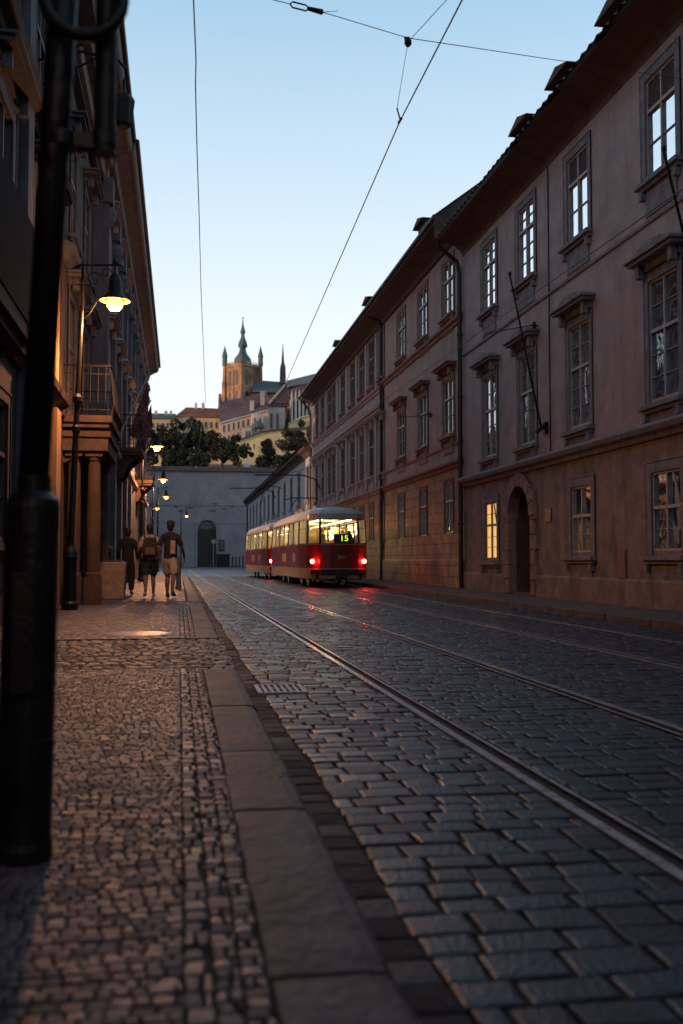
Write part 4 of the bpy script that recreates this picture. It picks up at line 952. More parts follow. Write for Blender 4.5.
wv = [atZ(192.5, -60, 5.9)]+[atZ(px, py, 5.9) for px, py in ((193.5, 0), (196, 60), (195.5, 85), (197, 150), (199, 210), (201, 290), (203.5, 350), (205.5, 400))]+[Vector((.9, 70, 5.9)), Vector((1.0, 150, 6.2))]
wire('sagging_cable', wv, .006, 'thin slightly wavy dark cable hanging straight down the left sky')
Bn = atY(408, 38, B.y+.25)
S0 = atY(218, -14, B.y-1.2); S1 = atX(683, 79, XF)
o = thing('span_wire', Bn, 'thin span wire crossing the sky to the right facade with hanger and clamp', 'wire', 'overhead tram wires')
m = MB(); I0, I1 = atY(290, 4, B.y-.75), atY(322, 12, B.y-.6)
m.tube([S0+(S0-I0)*3, I0], .004, 6); m.tube([I1, Bn], .004, 6); m.tube([Bn, S1], .0045, 6); m.build('wire', M_wire, o)
m = MB(); Ic = I0.lerp(I1, .45)
lo = [I0.lerp(I1, t) + Vector((0, 0, .028*s)) for t, s in ((0, 0), (.08, 1), (.5, 1), (.58, 0), (.5, -1), (.08, -1), (0, 0))]
m.tube(lo, .008, 6); m.tube([I0.lerp(I1, .55), I1], [.02, .028], 8); m.tube([I0.lerp(I1, 1.0), atY(338, 11, B.y-.55)], .003, 5); m.build('turnbuckle', M_iron, o)
m = MB(); Bj = atY(408, 42, B.y+.2); m.lathe(Bj-Vector((0, 0, .05)), [(.02, 0), (.04, .03), (.04, .06), (.02, .1)], 8); m.tube([Bn-Vector((.03, 0, 0)), Bj], .018, 6); m.build('clamp', M_iron, o)
m = MB(); K = atY(397, 108, B.y+.02); m.tube([Bj, K], .003, 5); m.tube([K, K+Vector((.005, 0, -.02)), B+Vector((0, 0, .02))], .008, 6); m.tube([B-Vector((0, .06, 0)), B+Vector((0, .06, .01))], .016, 6); m.build('hanger', M_wire, o)
m = MB(); m.tube([Bj, atY(452, -6, B.y-.5), atY(520, -90, B.y-1.5)], .004, 5); m.build('pull_off_wire', M_wire, o)
# wall anchors for span wires
for (px, py, lb) in ((538, 326, 'small dark wire anchor on the pink facade above the slanted flagpole'), (433, 415, 'dark wire anchor with rod on the rose facade')):
    p = atX(px, py, XF); m = MB(); m.tube([(XF-.002, p.y, p.z), (XF-.22, p.y-.05, p.z)], .02, 6); m.lathe((XF-.1, p.y, p.z-.1), [(.03, 0), (.05, .05), (.05, .15), (.03, .2)], 8); m.tube([(XF-.2, p.y-.05, p.z), (XF-1.0, p.y+1.2, p.z+.04)], .012, 5)
    o = m.build('wire_anchor', M_iron, origin=(XF, p.y, p.z)); tag(o, lb, 'wire anchor', 'wire anchors on facades')
p = atX(433, 415, XF-.2); q = Vector((5.45, 44, 5.9)); wire('cross_span', [p, atX(385, 420, XF-1.2)], .006, 'short thin span wire in front of the rose facade')
# wall arms carrying the tram wire further along
for (px, py, Yp, lb) in ((317, 462, 62, 'black curved wire arm on the lilac facade above the tram'), (283, 490, 92, 'black curved wire arm on the white terrace roofline')):
    p = atX(px, py, XF)
    z_ = 6.3 if Yp == 62 else 7.6
    m = MB(); m.tube([(XF, Yp, z_-.9), (XF-.4, Yp, z_-.2), (XF-1.2, Yp, z_+.05), (XF-4.2, Yp, z_+.02)], .045, 6); m.tube([(XF-.3, Yp, z_-2.4), (XF-.3, Yp, z_-.1)], .035, 6); m.tube([(XF-.05, Yp, z_+.7), (XF-2.4, Yp, z_+.05)], .015, 5)
    o = m.build('catenary_support', M_iron, origin=(XF, Yp, z_)); tag(o, lb, 'wire arm', 'wire arms along the right side')

# ------------------------------------------------------------------ tram cars
M_red = mat('tram_red', (.15, .007, .009), .28, var=.1, scale=2, spec=.6)
M_cream = mat('tram_cream', (.32, .26, .21), .38, var=.12, scale=3)
M_troof = mat('tram_roof_grey', (.42, .41, .43), .42, var=.15, scale=3)
M_black = mat('underframe', (.012, .012, .012), .7, var=.3, scale=8)
M_int = mat('tram_interior', (.75, .62, .38), .6, var=.08)
M_seat = mat('tram_seat', (.4, .12, .04), .6)
M_pole = mat('yellow_pole', (.8, .55, .05), .4)
M_tl = mat('ceiling_light_tube', (1, .9, .7), .5, emit=(1, .80, .42), estr=9)
M_tail = mat('tail_light_lit', (.8, .02, .01), .3, emit=(1, .045, .03), estr=140)
G_clear = glass_mat('clear_tram_glass', (.95, .95, .92), -.01, .03)
G_tram = glass_mat('tram_glass', (.95, .95, .92), -.01, .03)
_nt = G_tram.node_tree; _o = _nt.nodes['Material Output']; _src = _o.inputs[0].links[0].from_socket
_tl = _nt.nodes.new('ShaderNodeBsdfTranslucent'); _tl.inputs[0].default_value = (.95, .9, .78, 1)   # added so the panes fill with warm cabin light
_mx = _nt.nodes.new('ShaderNodeMixShader'); _mx.inputs[0].default_value = .3
_nt.links.new(_src, _mx.inputs[1]); _nt.links.new(_tl.outputs[0], _mx.inputs[2]); _nt.links.new(_mx.outputs[0], _o.inputs[0])
M_rub = mat('window_rubber', (.02, .02, .02), .6)
def tram_car(yr, cx, label, rear_sign):
    Lc = 13.9
    o = thing('tram_car', (cx, yr+Lc/2, 0), label, 'tram', 'coupled red tram cars')
    # plan outline in (x, y) unit: half width 1 -> 1.25 m ; list for left half from rear centre to front centre
    def plan():
        L_ = [(0, 0), (.36, .01), (.70, .05), (.74, .07), (.82, .16), (1.09, .55), (1.13, .66), (1.17, 1.0), (1.245, 1.9), (1.25, 2.06)]
        ys = []; y = 2.06; nw = 6; 
        seg = (Lc-4.12)/nw
        for k in range(nw): ys += [y+.07, y+seg-.07]; y += seg
        L_ += [(1.25, q) for q in ys]
        L_ += [(x, Lc-y_) for x, y_ in reversed(L_[:10])]
        return L_
    half = plan(); n = len(half)
    ring = [(-x, y) for x, y in half]+[(x, y) for x, y in reversed(half[1:-1])]   # left side first
    N_ = len(ring)
    lv = [(.34, .985, .03), (.72, .998, .0), (1.54, 1.0, 0), (1.62, .998, .005), (2.52, .97, .16), (2.60, .96, .19), (2.74, .925, .27), (2.88, .82, .5), (2.98, .64, .9), (3.04, .35, 1.5), (3.06, .0, 2.4)]
    def ptL(i, j):
        x, y = ring[i % N_]; z, s, e = lv[j]
        t = (y/Lc)*2-1
        ee = e*(1 if abs(t) > 0 else 1)
        yy = y + (e if y < Lc/2 else -e)*max(0, 1-min(y, Lc-y)/4.5)
        bow = 0 if j < 6 else .02
        return (cx+x*s, yr+yy, z)
    def band(j0, j1, mt, nm, par, skip=None):
        m = MB()
        for j in range(j0, j1):
            for i in range(N_):
                if skip and skip(i, j): continue
                m.quad(ptL(i, j), ptL(i+1, j), ptL(i+1, j+1), ptL(i, j+1))
        b = m.build(nm, mt, par); 
        bb = bmesh.new(); bb.from_mesh(b.data); bmesh.ops.remove_doubles(bb, verts=bb.verts, dist=.0008); bmesh.ops.recalc_face_normals(bb, faces=bb.faces); bb.to_mesh(b.data); bb.free()
        return b
    # which ring edges are windows
    win = set(); groups = []
    def mark(a, b): 
        groups.append(list(range(a, b))); [win.add(i) for i in range(a, b)]
    # left half indices 0..n-1 ; edges i->i+1
    mark(0, 2); mark(3, 5); mark(6, 8)
    k = 10
    for q in range(6): mark(k, k+1); k += 2
    mark(n-9, n-7); mark(n-6, n-4); mark(n-3, n-1)
    # right half mirrored: edge index e' = N_-1-e
    for gset in list(groups):
        g2 = [N_-1-e for e in gset]; groups.append(sorted(g2)); [win.add(e) for e in g2]
    band(0, 1, M_cream, 'skirt', o); body = band(1, 4, M_red, 'body', o, lambda i, j: j == 3 and i in win)
    band(4, 6, M_cream, 'roof_edge', o); rf = band(6, 10, M_troof, 'roof', o)
    for gset in groups:
        m = MB(); fr = MB()
        for e in gset:
            m.quad(ptL(e, 3), ptL(e+1, 3), ptL(e+1, 4), ptL(e, 4))
        a, b = gset[0], gset[-1]+1
        loop = [ptL(i, 3) for i in range(a, b+1)]+[ptL(i, 4) for i in range(b, a-1, -1)]
        loop.append(loop[0]); fr.tube(loop, .022, 5, cap=False)
        # horizontal slider bar
        pm = [tuple(Vector(ptL(i, 3)).lerp(Vector(ptL(i, 4)), .63)) for i in range(a, b+1)]
        main = (0 in gset or N_-1 in gset)
        if not main: fr.tube(pm, .014, 5)
        wv_ = m.build('window', G_clear if main else G_tram, o); fr.build('window_frame', M_rub, wv_)
    # interior shell, floor, lights, seats
    m = MB(); m.box(cx-1.12, cx+1.12, yr+.5, yr+Lc-.5, .86, .9); m.build('floor', M_black, o)
    m = MB(); m.box(cx-1.0, cx+1.0, yr+.7, yr+Lc-.7, 2.54, 2.57); ce = m.build('ceiling', M_int, o)
    m = MB()
    for sx in (-.55, .55):
        for k in range(7): m.box(cx+sx-.06, cx+sx+.06, yr+.9+k*1.75, yr+2.2+k*1.75, 2.505, 2.538)
    m.build('ceiling_light', M_tl, o)
    m = MB()
    for sx in (-1.19, 1.15): m.box(cx+sx, cx+sx+.03, yr+2.2, yr+Lc-2.2, .9, 1.56)
    m.box(cx-.7, cx+.7, yr+.18, yr+.22, .9, 1.5)
    m.build('inner_lining', M_int, o)
    for k in range(9):
        for sx in (-.8, .82):
            y = yr+1.9+k*1.2
            if sx > 0 and k in (0, 4, 7): continue
            m = MB(); m.box(cx+sx-.21, cx+sx+.21, y-.2, y+.2, 1.28, 1.34); m.box(cx+sx-.21, cx+sx+.21, y-.22, y-.17, 1.3, 1.82); m.box(cx+sx-.03, cx+sx+.03, y-.1, y+.1, .9, 1.28)
            m.build('seat', M_seat, o, bevel=.02)
    for k in range(6):
        for sx in (-.42, .42):
            m = MB(); y = yr+1.2+k*2.2; m.tube([(cx+sx, y, .9), (cx+sx, y, 2.54)], .024, 8); m.build('grab_pole', M_pole, o)
    m = MB()
    for sx in (-.5, .5): m.tube([(cx+sx, yr+1.0, 2.2), (cx+sx, yr+Lc-1, 2.2)], .018, 6)
    m.build('grab_rail', M_pole, o)
    m = MB(); m.box(cx-.62, cx-.38, yr+1.05, yr+1.12, 1.5, 2.0); m.box(cx+.1, cx+.5, yr+2.6, yr+2.63, 2.0, 2.3); m.box(cx-.95, cx-.75, yr+2.4, yr+2.43, 1.95, 2.3); m.build('notice', mat('tram_notice', (.5, .5, .45), .6), o)
    for k, y in enumerate((2.5, 6.5, 11)): lamp('cabin_light', (0, yr+y-(yr+Lc/2), 2.3), 62, (1, .72, .33), .3, o)
    # rear lights, bumper, coupler
    for sx in (-1, 1):
        m = MB(); c0 = (cx+sx*.965, yr+.36, .97)
        m.tube([(c0[0], c0[1]+.1, c0[2]), (c0[0], c0[1]-.045, c0[2])], .10, 16); h = m.build('tail_light', M_troof, o)
        m = MB(); m.tube([(c0[0], c0[1]-.046, c0[2]), (c0[0], c0[1]-.065, c0[2])], [.078, .06], 16); m.build('lens', M_tail, h)
        lamp('tail_glow', (sx*.965, yr+.36-.32-(yr+Lc/2), .97), 13, (1, .04, .03), .08, o)
        m = MB(); m.tube([(cx+sx*.6, yr+.03, 1.12), (cx+sx*.6, yr-.03, 1.12)], .06, 12); m.build('reflector', mat('dull_red_lens', (.2, .01, .01), .3), o)
    m = MB(); m.prism([(cx-1.05, yr+.3), (cx-.7, yr-.1), (cx+.7, yr-.1), (cx+1.05, yr+.3)], 'z', .5, .68); m.build('bumper', M_black, o, bevel=.02)
    m = MB(); m.box(cx-.16, cx+.16, yr-.42, yr+.4, .42, .62); m.box(cx-.2, cx+.2, yr-.5, yr-.38, .36, .68); m.build('coupler', M_black, o, bevel=.02)
    m = MB(); m.box(cx-.85, cx+.85, yr+.12, yr+Lc-.12, .3, .5); m.box(cx-1.0, cx+1.0, yr+.6, yr+Lc-.6, .5, .84); m.build('underframe', M_black, o)
    for yb in (2.9, 9.3, ):
        for dy in (0, 1.9):
            for sx in (-1, 1):
                m = MB(); xw = cx+sx*.7175; m.tube([(xw-.05, yr+yb+dy, .33), (xw+.05, yr+yb+dy, .33)], .33, 20); m.tube([(xw-.09, yr+yb+dy, .33), (xw+.09, yr+yb+dy, .33)], .1, 10); m.build('wheel', M_steel, o)
    # bright band between red and windows
    m = MB(); m.tube([tuple(Vector(ptL(i, 3))+Vector((0, 0, -.03))) for i in range(N_+1)], .016, 5, cap=False); m.build('trim_strip', M_cream, o)
    # side lettering panels on left
    m = MB(); m.box(cx-1.256, cx-1.251, yr+3.0, yr+3.9, .95, 1.3); m.box(cx-1.256, cx-1.251, yr+6.0, yr+7.6, .95, 1.3); m.build('side_poster', mat('side_poster', (.35, .27, .25), .5, var=.35, scale=14), o)
    # doors on the pavement side
    for yb in (1.9+.2, 6.2, 10.4):
        m = MB()
        for k in range(2): m.box(cx+1.252, cx+1.262, yr+yb+k*.66, yr+yb+.62+k*.66, .45, 1.46)
        m.build('door', M_red, o)
    # roof equipment
    for yb, zt in ((2.6, .08), (4.6, .12), (6.6, .15), (8.2, .12)):
        m = MB(); m.box(cx-.5, cx+.5, yr+yb, yr+yb+1.1, 2.98, 3.07+zt); m.build('resistor_box', M_cream, o, bevel=.02)
    yp = yr+10.2
    m = MB(); m.box(cx-.55, cx+.55, yp-.6, yp+.6, 2.9, 3.02)
    for sx in (-.45, .45):
        m.tube([(cx+sx, yp-.5, 3.05), (cx+sx*.9, yp+1.1, 3.5), (cx+sx*.6, yp-.1, 3.9)] if rear_sign else [(cx+sx, yp-.5, 3.05), (cx+sx*.9, yp+.9, 4.3), (cx+sx*.6, yp, 5.5)], .022, 6)
    zt = 3.92 if rear_sign else 5.53
    m.tube([(cx-.8, yp, zt-.1), (cx-.55, yp, zt), (cx+.55, yp, zt), (cx+.8, yp, zt-.1)], .025, 6); m.build('pantograph', M_iron, o)
    def text(body, size, loc, mt, par, rx=PI/2, ext=.004):
        c = bpy.data.curves.new('t', 'FONT'); c.body = body; c.size = size; c.extrude = ext; c.align_x = 'CENTER'; c.align_y = 'CENTER'
        t_ = bpy.data.objects.new('t', c); COL.objects.link(t_); bpy.context.view_layer.update()
        me = bpy.data.meshes.new_from_object(t_); bpy.data.objects.remove(t_)
        t2 = bpy.data.objects.new('lettering', me); COL.objects.link(t2); me.materials.append(mt); t2.parent = par
        t2.location = Vector(loc)-WL[par.name]; t2.rotation_euler = (rx, 0, 0); return t2
    if rear_sign:
        m = MB(); m.box(cx-.18, cx+.5, yr+.22, yr+.29, 1.64, 1.98); s_ = m.build('route_display', mat('display_case', (.01, .02, .035), .5), o, bevel=.01)
        led = mat('led_green_yellow', (.8, .9, .05), .5, emit=(.9, 1, .03), estr=1.3)
        t_ = text('15', .29, (cx+.2, yr+.212, 1.81), led, s_); t_.scale = (1.15, 1, 1)
        text('8407', .15, (cx+.08, yr-.008, 1.12), mat('fleet_number', (.5, .4, .3), .5), body)
    return o
CX = 5.72
t1 = tram_car(36.0, CX, 'red and cream tram car nearest the camera, showing its lit rear window and route display', True)
t2 = tram_car(50.9, CX-.24, 'leading red and cream tram car, coupled ahead and mostly hidden behind the first', False)

t1.rotation_euler.z = R(.7); t2.rotation_euler.z = R(1.3)
# ------------------------------------------------------------------ people
M_skin = mat('skin', (.17, .09, .065), .6, var=.06, scale=8)
M_hair = mat('dark_hair', (.02, .013, .01), .7, var=.3, scale=30)
def cloth(n, c): return mat(n, c, .9, var=.2, scale=9, bump=.4, bscale=25)
def skin_mesh(name, chains, mt, parent, sub=2, loc=None, at=None, closed=True):
    """chains: dict joint->(pos, rx, ry); edges list; evaluated to a real mesh"""
    joints, edges, root = chains
    names = list(joints); idx = {k: i for i, k in enumerate(names)}
    me = bpy.data.meshes.new(name); me.from_pydata([joints[k][0] for k in names], [(idx[a], idx[b]) for a, b in edges], [])
    ob = bpy.data.objects.new(name, me); COL.objects.link(ob)
    sm = ob.modifiers.new('s', 'SKIN'); sm.use_smooth_shade = True; sm.branch_smoothing = .3
    roots = root if isinstance(root, (list, tuple)) else [root]
    for k in names:
        sv = me.skin_vertices[0].data[idx[k]]; sv.radius = joints[k][1:3]; sv.use_root = k in roots
    sb = ob.modifiers.new('u', 'SUBSURF'); sb.levels = sub; sb.render_levels = sub
    bpy.context.view_layer.update()
    dg = bpy.context.evaluated_depsgraph_get(); m2 = bpy.data.meshes.new_from_object(ob.evaluated_get(dg))
    bpy.data.objects.remove(ob); m2.materials.clear(); m2.materials.append(mt)
    o = bpy.data.objects.new(name, m2); COL.objects.link(o)
    if parent is not None: o.parent = parent
    return o
def person(loc, label, H=1.8, shirt=(.5, .45, .42), shorts=(.02, .02, .025), step=.0, backpack=None, face=0, long_=False, cap=False, shoes=(.5, .5, .5), armbend=.1, lean=0, group='people walking on the pavement', satchel=None, seated=False):
    o = thing('person', loc, label, 'person', group); o.rotation_euler.z = face
    k = H/1.8; V = lambda x, y, z: (x*k, y*k, z*k)
    # local: +y is the walking direction, z up
    s = step
    J = {}
    def P(n, x, y, z, a, b=None): J[n] = (V(x, y, z), a*k, (b or a)*k)
    P('pel', 0, 0, .98, .135, .105); P('wst', 0, .005, 1.12, .125, .09); P('chs', 0, .01, 1.31, .14, .1); P('nkb', 0, .0, 1.48, .062, .058); P('nk', 0, .01, 1.55, .058); 
    P('hd0', 0, .03, 1.61, .062, .075); P('hd1', 0, .02, 1.68, .07, .09); P('hd2', 0, .015, 1.74, .05, .06)
    E_ = [('pel', 'wst'), ('wst', 'chs'), ('chs', 'nkb'), ('nkb', 'nk'), ('nk', 'hd0'), ('hd0', 'hd1'), ('hd1', 'hd2')]
    for sd_, sy in (('l', -1), ('r', 1)):
        f = s*sy
        if seated:
            P('hip'+sd_, .09*sy, .03, .92, .09); P('kn'+sd_, .11*sy, .45, .95, .06); P('an'+sd_, .11*sy, .46, .5, .042); P('to'+sd_, .11*sy, .6, .46, .04)
        else:
            P('hip'+sd_, .09*sy, .01, .90, .092, .1); P('kn'+sd_, .10*sy, .16*f+.03, .50, .06); P('cf'+sd_, .10*sy, .13*f-.01-.05*max(0, -f), .36, .056, .06); P('an'+sd_, .10*sy, .20*f-.04, .10+max(0, -f)*.1, .036); P('to'+sd_, .115*sy, .20*f+.10, .045+max(0, -f)*.03, .04, .032)
        E_ += [('pel', 'hip'+sd_), ('hip'+sd_, 'kn'+sd_)]+([('kn'+sd_, 'cf'+sd_), ('cf'+sd_, 'an'+sd_)] if not seated else [('kn'+sd_, 'an'+sd_)])+[('an'+sd_, 'to'+sd_)]
        P('sh'+sd_, .175*sy, 0, 1.41, .05); P('el'+sd_, .26*sy, -.03-.12*f, 1.17, .042); P('wr'+sd_, .25*sy, .05-.22*f+armbend, .94+armbend*.3, .028); P('pm'+sd_, .245*sy, .07-.24*f+armbend, .87+armbend*.3, .032, .018)
        E_ += [('chs', 'sh'+sd_), ('sh'+sd_, 'el'+sd_), ('el'+sd_, 'wr'+sd_), ('wr'+sd_, 'pm'+sd_)]
    b = skin_mesh('body', (J, E_, 'pel'), M_skin, o)
    # face features and ears
    m = MB(); z = 1.675*k
    fb = MB()
    for sy in (-1, 1): fb.lathe((sy*.078*k, .02*k, z-.03), [(.004, 0), (.014, .015), (.014, .04), (.004, .055)], 8)
    fb.prism([(.10*k, z-.03), (.13*k, z-.028), (.105*k, z+.02)], 'x', -.014, .014)
    fb.build('ears_and_nose', M_skin, o, local=True)
    fb = MB()
    for sy in (-1, 1): fb.lathe((sy*.032*k, .1*k, z), [(.002, 0), (.011, .008), (.011, .012), (.002, .02)], 8)
    fb.build('eyes', mat('eye', (.05, .04, .04), .3), o, local=True)
    # fingers: four curled chains and a thumb on each hand
    hm = MB()
    for sd_, sy in (('l', -1), ('r', 1)):
        c = Vector(J['pm'+sd_][0])
        for q in range(4):
            yy = (-.03+.02*q)*k; ln_ = (.07, .08, .078, .06)[q]*k
            hm.tube([c+Vector((0, yy, -.01*k)), c+Vector((-sy*.004, yy, -.035*k-ln_*.4)), c+Vector((-sy*.022*k, yy, -.035*k-ln_*.8)), c+Vector((-sy*.038*k, yy, -.035*k-ln_*.95))], [.0095*k, .0085*k, .0078*k, .006*k], 6)
        hm.tube([c+Vector((0, .03*k, .02*k)), c+Vector((-sy*.02*k, .055*k, -.01*k)), c+Vector((-sy*.03*k, .06*k, -.045*k))], [.012*k, .0095*k, .007*k], 6)
    hm.build('fingers', M_skin, o, local=True, smooth=True)
    # hair
    hm2 = MB()
    def ell(mb, c, a, b_, d, n=14, q=9):
        o_ = len(mb.v)
        for u in range(q+1):
            ph = PI*u/q
            for w_ in range(n): mb.v.append((c[0]+a*math.sin(ph)*math.cos(2*PI*w_/n), c[1]+b_*math.sin(ph)*math.sin(2*PI*w_/n), c[2]-d*math.cos(ph)))
        for u in range(q):
            for w_ in range(n): t0 = o_+u*n+w_; t1 = o_+u*n+(w_+1) % n; mb.f.append((t0, t1, t1+n, t0+n))
    ell(hm2, V(0, -.018, 1.715), .088*k, .103*k, .10*k); ell(hm2, V(0, -.04, 1.65), .074*k, .062*k, .085*k)
    hm2.build('hair', M_hair, o, local=True, smooth=True)
    if cap:
        cm = MB(); cm._lathe(V(0, -.005, 1.735), [(.1*k, 0), (.101*k, .025*k), (.085*k, .06*k), (.045*k, .085*k), (.001, .09*k)], 16); cm.add([V(-.07, .09, 1.75), V(.07, .09, 1.75), V(.05, .2, 1.735), V(-.05, .2, 1.735), V(-.07, .09, 1.76), V(.07, .09, 1.76), V(.05, .2, 1.745), V(-.05, .2, 1.745)], [(0, 1, 2, 3), (4, 5, 6, 7), (0, 1, 5, 4), (1, 2, 6, 5), (2, 3, 7, 6), (3, 0, 4, 7)])
        cm.build('cap', cloth('cap_cloth', (.02, .02, .025)), o, local=True, smooth=True)
    # shirt
    S = {'a0': (V(0, 0, .86), .17*k, .135*k), 'a': (V(0, .0, .97), .178*k, .138*k), 'b': (V(0, .005, 1.14), .17*k, .128*k), 'c': (V(0, .01, 1.33), .2*k, .14*k), 'd': (V(0, 0, 1.45), .15*k, .1*k), 'e': (V(0, 0, 1.56), .08*k, .075*k)}
    SE = [('a0', 'a'), ('a', 'b'), ('b', 'c'), ('c', 'd'), ('d', 'e')]
    for sd_, sy in (('l', -1), ('r', 1)):
        S['s'+sd_] = (V(.17*sy, 0, 1.425), .088*k, .092*k); e = Vector(J['el'+sd_][0]); sh = Vector(J['sh'+sd_][0])
        S['m'+sd_] = (tuple(sh.lerp(e, .5)), .076*k, .076*k)
        S['e'+sd_] = (tuple(sh.lerp(e, 1.0 if long_ else .9)), .066*k, .066*k); SE += [('d', 's'+sd_), ('s'+sd_, 'm'+sd_), ('m'+sd_, 'e'+sd_)]
        if long_: S['w'+sd_] = (tuple(e.lerp(Vector(J['wr'+sd_][0]), 1.02)), .05*k, .05*k); SE.append(('e'+sd_, 'w'+sd_))
    skin_mesh('shirt', (S, SE, 'b'), cloth('shirt_%d' % int(1000*shirt[0]+shirt[2]*77), shirt), o)
    # shorts / trousers
    T = {'a': (V(0, 0, 1.03), .165*k, .125*k), 'b': (V(0, 0, .92), .172*k, .138*k)}; TE = [('a', 'b')]
    for sd_, sy in (('l', -1), ('r', 1)):
        hp = Vector(J['hip'+sd_][0]); kn = Vector(J['kn'+sd_][0])
        T['h'+sd_] = (tuple(hp.lerp(kn, .2)), .118*k, .125*k); T['k'+sd_] = (tuple(hp.lerp(kn, .98)), .1*k, .105*k); TE += [('b', 'h'+sd_), ('h'+sd_, 'k'+sd_)]
        if long_: T['f'+sd_] = (tuple(kn.lerp(Vector(J['an'+sd_][0]), 1.0)), .066*k, .07*k); TE.append(('k'+sd_, 'f'+sd_))
    skin_mesh('trousers' if long_ else 'shorts', (T, TE, 'b'), cloth('legs_%d' % int(1000*shorts[0]+shorts[2]*77), shorts), o)
    if not seated:
        for sd_, sy in (('l', -1), ('r', 1)):
            a = Vector(J['an'+sd_][0]); t_ = Vector(J['to'+sd_][0])
            sh = {'a': (tuple(a+Vector((0, -.02, -.045*k))), .045*k, .045*k), 'b': (tuple(t_+Vector((0, -.03, .0))), .05*k, .04*k), 'c': (tuple(t_+Vector((0, .05, -.005))), .038*k, .03*k)}
            skin_mesh('shoe', (sh, [('a', 'b'), ('b', 'c')], 'a'), cloth('shoe_%d' % int(100*shoes[0]), shoes), o)
    if backpack:
        B = MB(); B.prism([(-.17*k, 1.0*k), (.17*k, 1.0*k), (.18*k, 1.3*k), (.13*k, 1.47*k), (-.13*k, 1.47*k), (-.18*k, 1.3*k)], 'y', -.30*k, -.12*k)
        bp_ = B.build('backpack', cloth('backpack_cloth', backpack), o, local=True, bevel=.04)
        B = MB(); B.box(-.12*k, .12*k, -.34*k, -.3*k, 1.04*k, 1.22*k); B.build('front_pocket', cloth('pocket_cloth', (.16, .09, .08)), bp_, local=True, bevel=.02)
        B = MB()
        for sy in (-1, 1): B.tube([V(sy*.12, -.14, 1.42), V(sy*.13, -.02, 1.53), V(sy*.13, .12, 1.42), V(sy*.14, .13, 1.2), V(sy*.15, -.0, 1.08), V(sy*.14, -.13, 1.05)], .018*k, 6)
        B.build('strap', cloth('strap_cloth', (.02, .02, .02)), bp_, local=True)
    if satchel:
        B = MB(); B.box(.04*k, .16*k, -.2*k, -.12*k, 1.02*k, 1.34*k); B.build('satchel', cloth('satchel_cloth', satchel), o, local=True, bevel=.02)
        B = MB(); B.tube([V(.1, -.16, 1.33), V(-.04, -.13, 1.46), V(-.1, .0, 1.52), V(-.02, .13, 1.42)], .014*k, 6); B.build('satchel_strap', cloth('strap_cloth', (.02, .02, .02)), o, local=True)
    return o
person((-.70, 24.5, PT+.005), 'person in a pale shirt and dark shorts walking away with a dark backpack', 1.76, (.42, .33, .30), (.018, .018, .024), step=.6, face=R(4), backpack=(.035, .03, .035), shoes=(.4, .36, .34))
person((-.20, 24.0, PT+.005), 'person in a dark t-shirt and pale shorts walking away on the kerb side', 1.82, (.02, .022, .028), (.42, .33, .31), step=-.8, face=R(-14), cap=True, shoes=(.03, .03, .035), satchel=(.4, .3, .27))
person((-1.30, 26.2, PT+.005), 'person in black standing behind the concrete litter bin', 1.72, (.012, .012, .014), (.014, .013, .016), step=.2, long_=True, shoes=(.03, .03, .03))
for k, (x, y, f, c, lb) in enumerate(((CX+.82, 38.4, 0, (.05, .04, .04), 'person in dark clothes seated in the right rear corner of the lit tram'), (CX-.8, 42.0, 0, (.3, .12, .1), 'person in a reddish top seated by the left windows of the lit tram'))):
    person((x, y, .44), lb, 1.72, c, (.03, .03, .05), face=f, long_=True, seated=True, group='people riding in the tram')

# concrete litter bin
o = thing('litter_bin', (-1.58, 23.4, PT), 'square tapered concrete litter bin on the pavement in front of the dark figure', 'litter bin')
m = MB(); x, y = -1.57, 23.4
m.add([(x-.34, y-.3, PT), (x+.34, y-.3, PT), (x+.34, y+.3, PT), (x-.34, y+.3, PT), (x-.38, y-.34, PT+.86), (x+.38, y-.34, PT+.86), (x+.38, y+.34, PT+.86), (x-.38, y+.34, PT+.86)], [(0, 1, 2, 3), (4, 5, 6, 7), (0, 1, 5, 4), (1, 2, 6, 5), (2, 3, 7, 6), (3, 0, 4, 7)])
m.build('box', mat('bin_concrete', (.26, .2, .17), .85, var=.2, scale=6, bump=.5, bscale=40), o, bevel=.03)
m = MB(); m.box(x-.3, x+.3, y-.26, y+.26, PT+.863, PT+.89); m.build('lid', M_iron, o, bevel=.01)
for k, (px, y, lb) in enumerate(((178.5, 31, 'short stone bollard at the pavement edge, just right of the walking pair'), (146, 47, 'dark iron bollard further along the pavement by the palace'))):
    p = atY(px, 590, y); m = MB(); m.lathe((p.x, y, PT), [(.1, 0), (.1, .1), (.08, .14), (.075, .75), (.1, .8), (.1, .88), (.05, .97), (.01, 1.0)], 14)
    o = m.build('bollard', mat('bollard_stone', (.2, .16, .14), .8) if k == 0 else M_iron, origin=(p.x, y, PT)); tag(o, lb, 'bollard', 'bollards on the left pavement')

# ------------------------------------------------------------------ castle hill
M_goth = mat('gothic_sandstone', (.33, .19, .11), .95, var=.45, scale=.12, bump=.6, bscale=.6)
M_goth2 = mat('gothic_dark_stone', (.2, .14, .105), .95, var=.45, scale=.15, bump=.6, bscale=.6)
M_copper = mat('copper_patina', (.075, .125, .125), .7, var=.3, scale=.15)
M_slate = mat('slate_roof', (.075, .105, .12), .75, var=.2, scale=.1)
M_proof = mat('purple_tile_roof', (.085, .055, .075), .85, var=.25, scale=.15, bump=.4, bscale=2)
M_rroof = mat('castle_red_roof', (.2, .07, .05), .9, var=.25, scale=.12, bump=.4, bscale=2)
M_cwall = mat('castle_plaster', (.5, .34, .26), .9, var=.12, scale=.1)
M_ywall = mat('castle_yellow_wall', (.55, .42, .23), .9, var=.2, scale=.12)
M_cwhite = mat('castle_pale_stone', (.42, .38, .35), .9, var=.2, scale=.15)
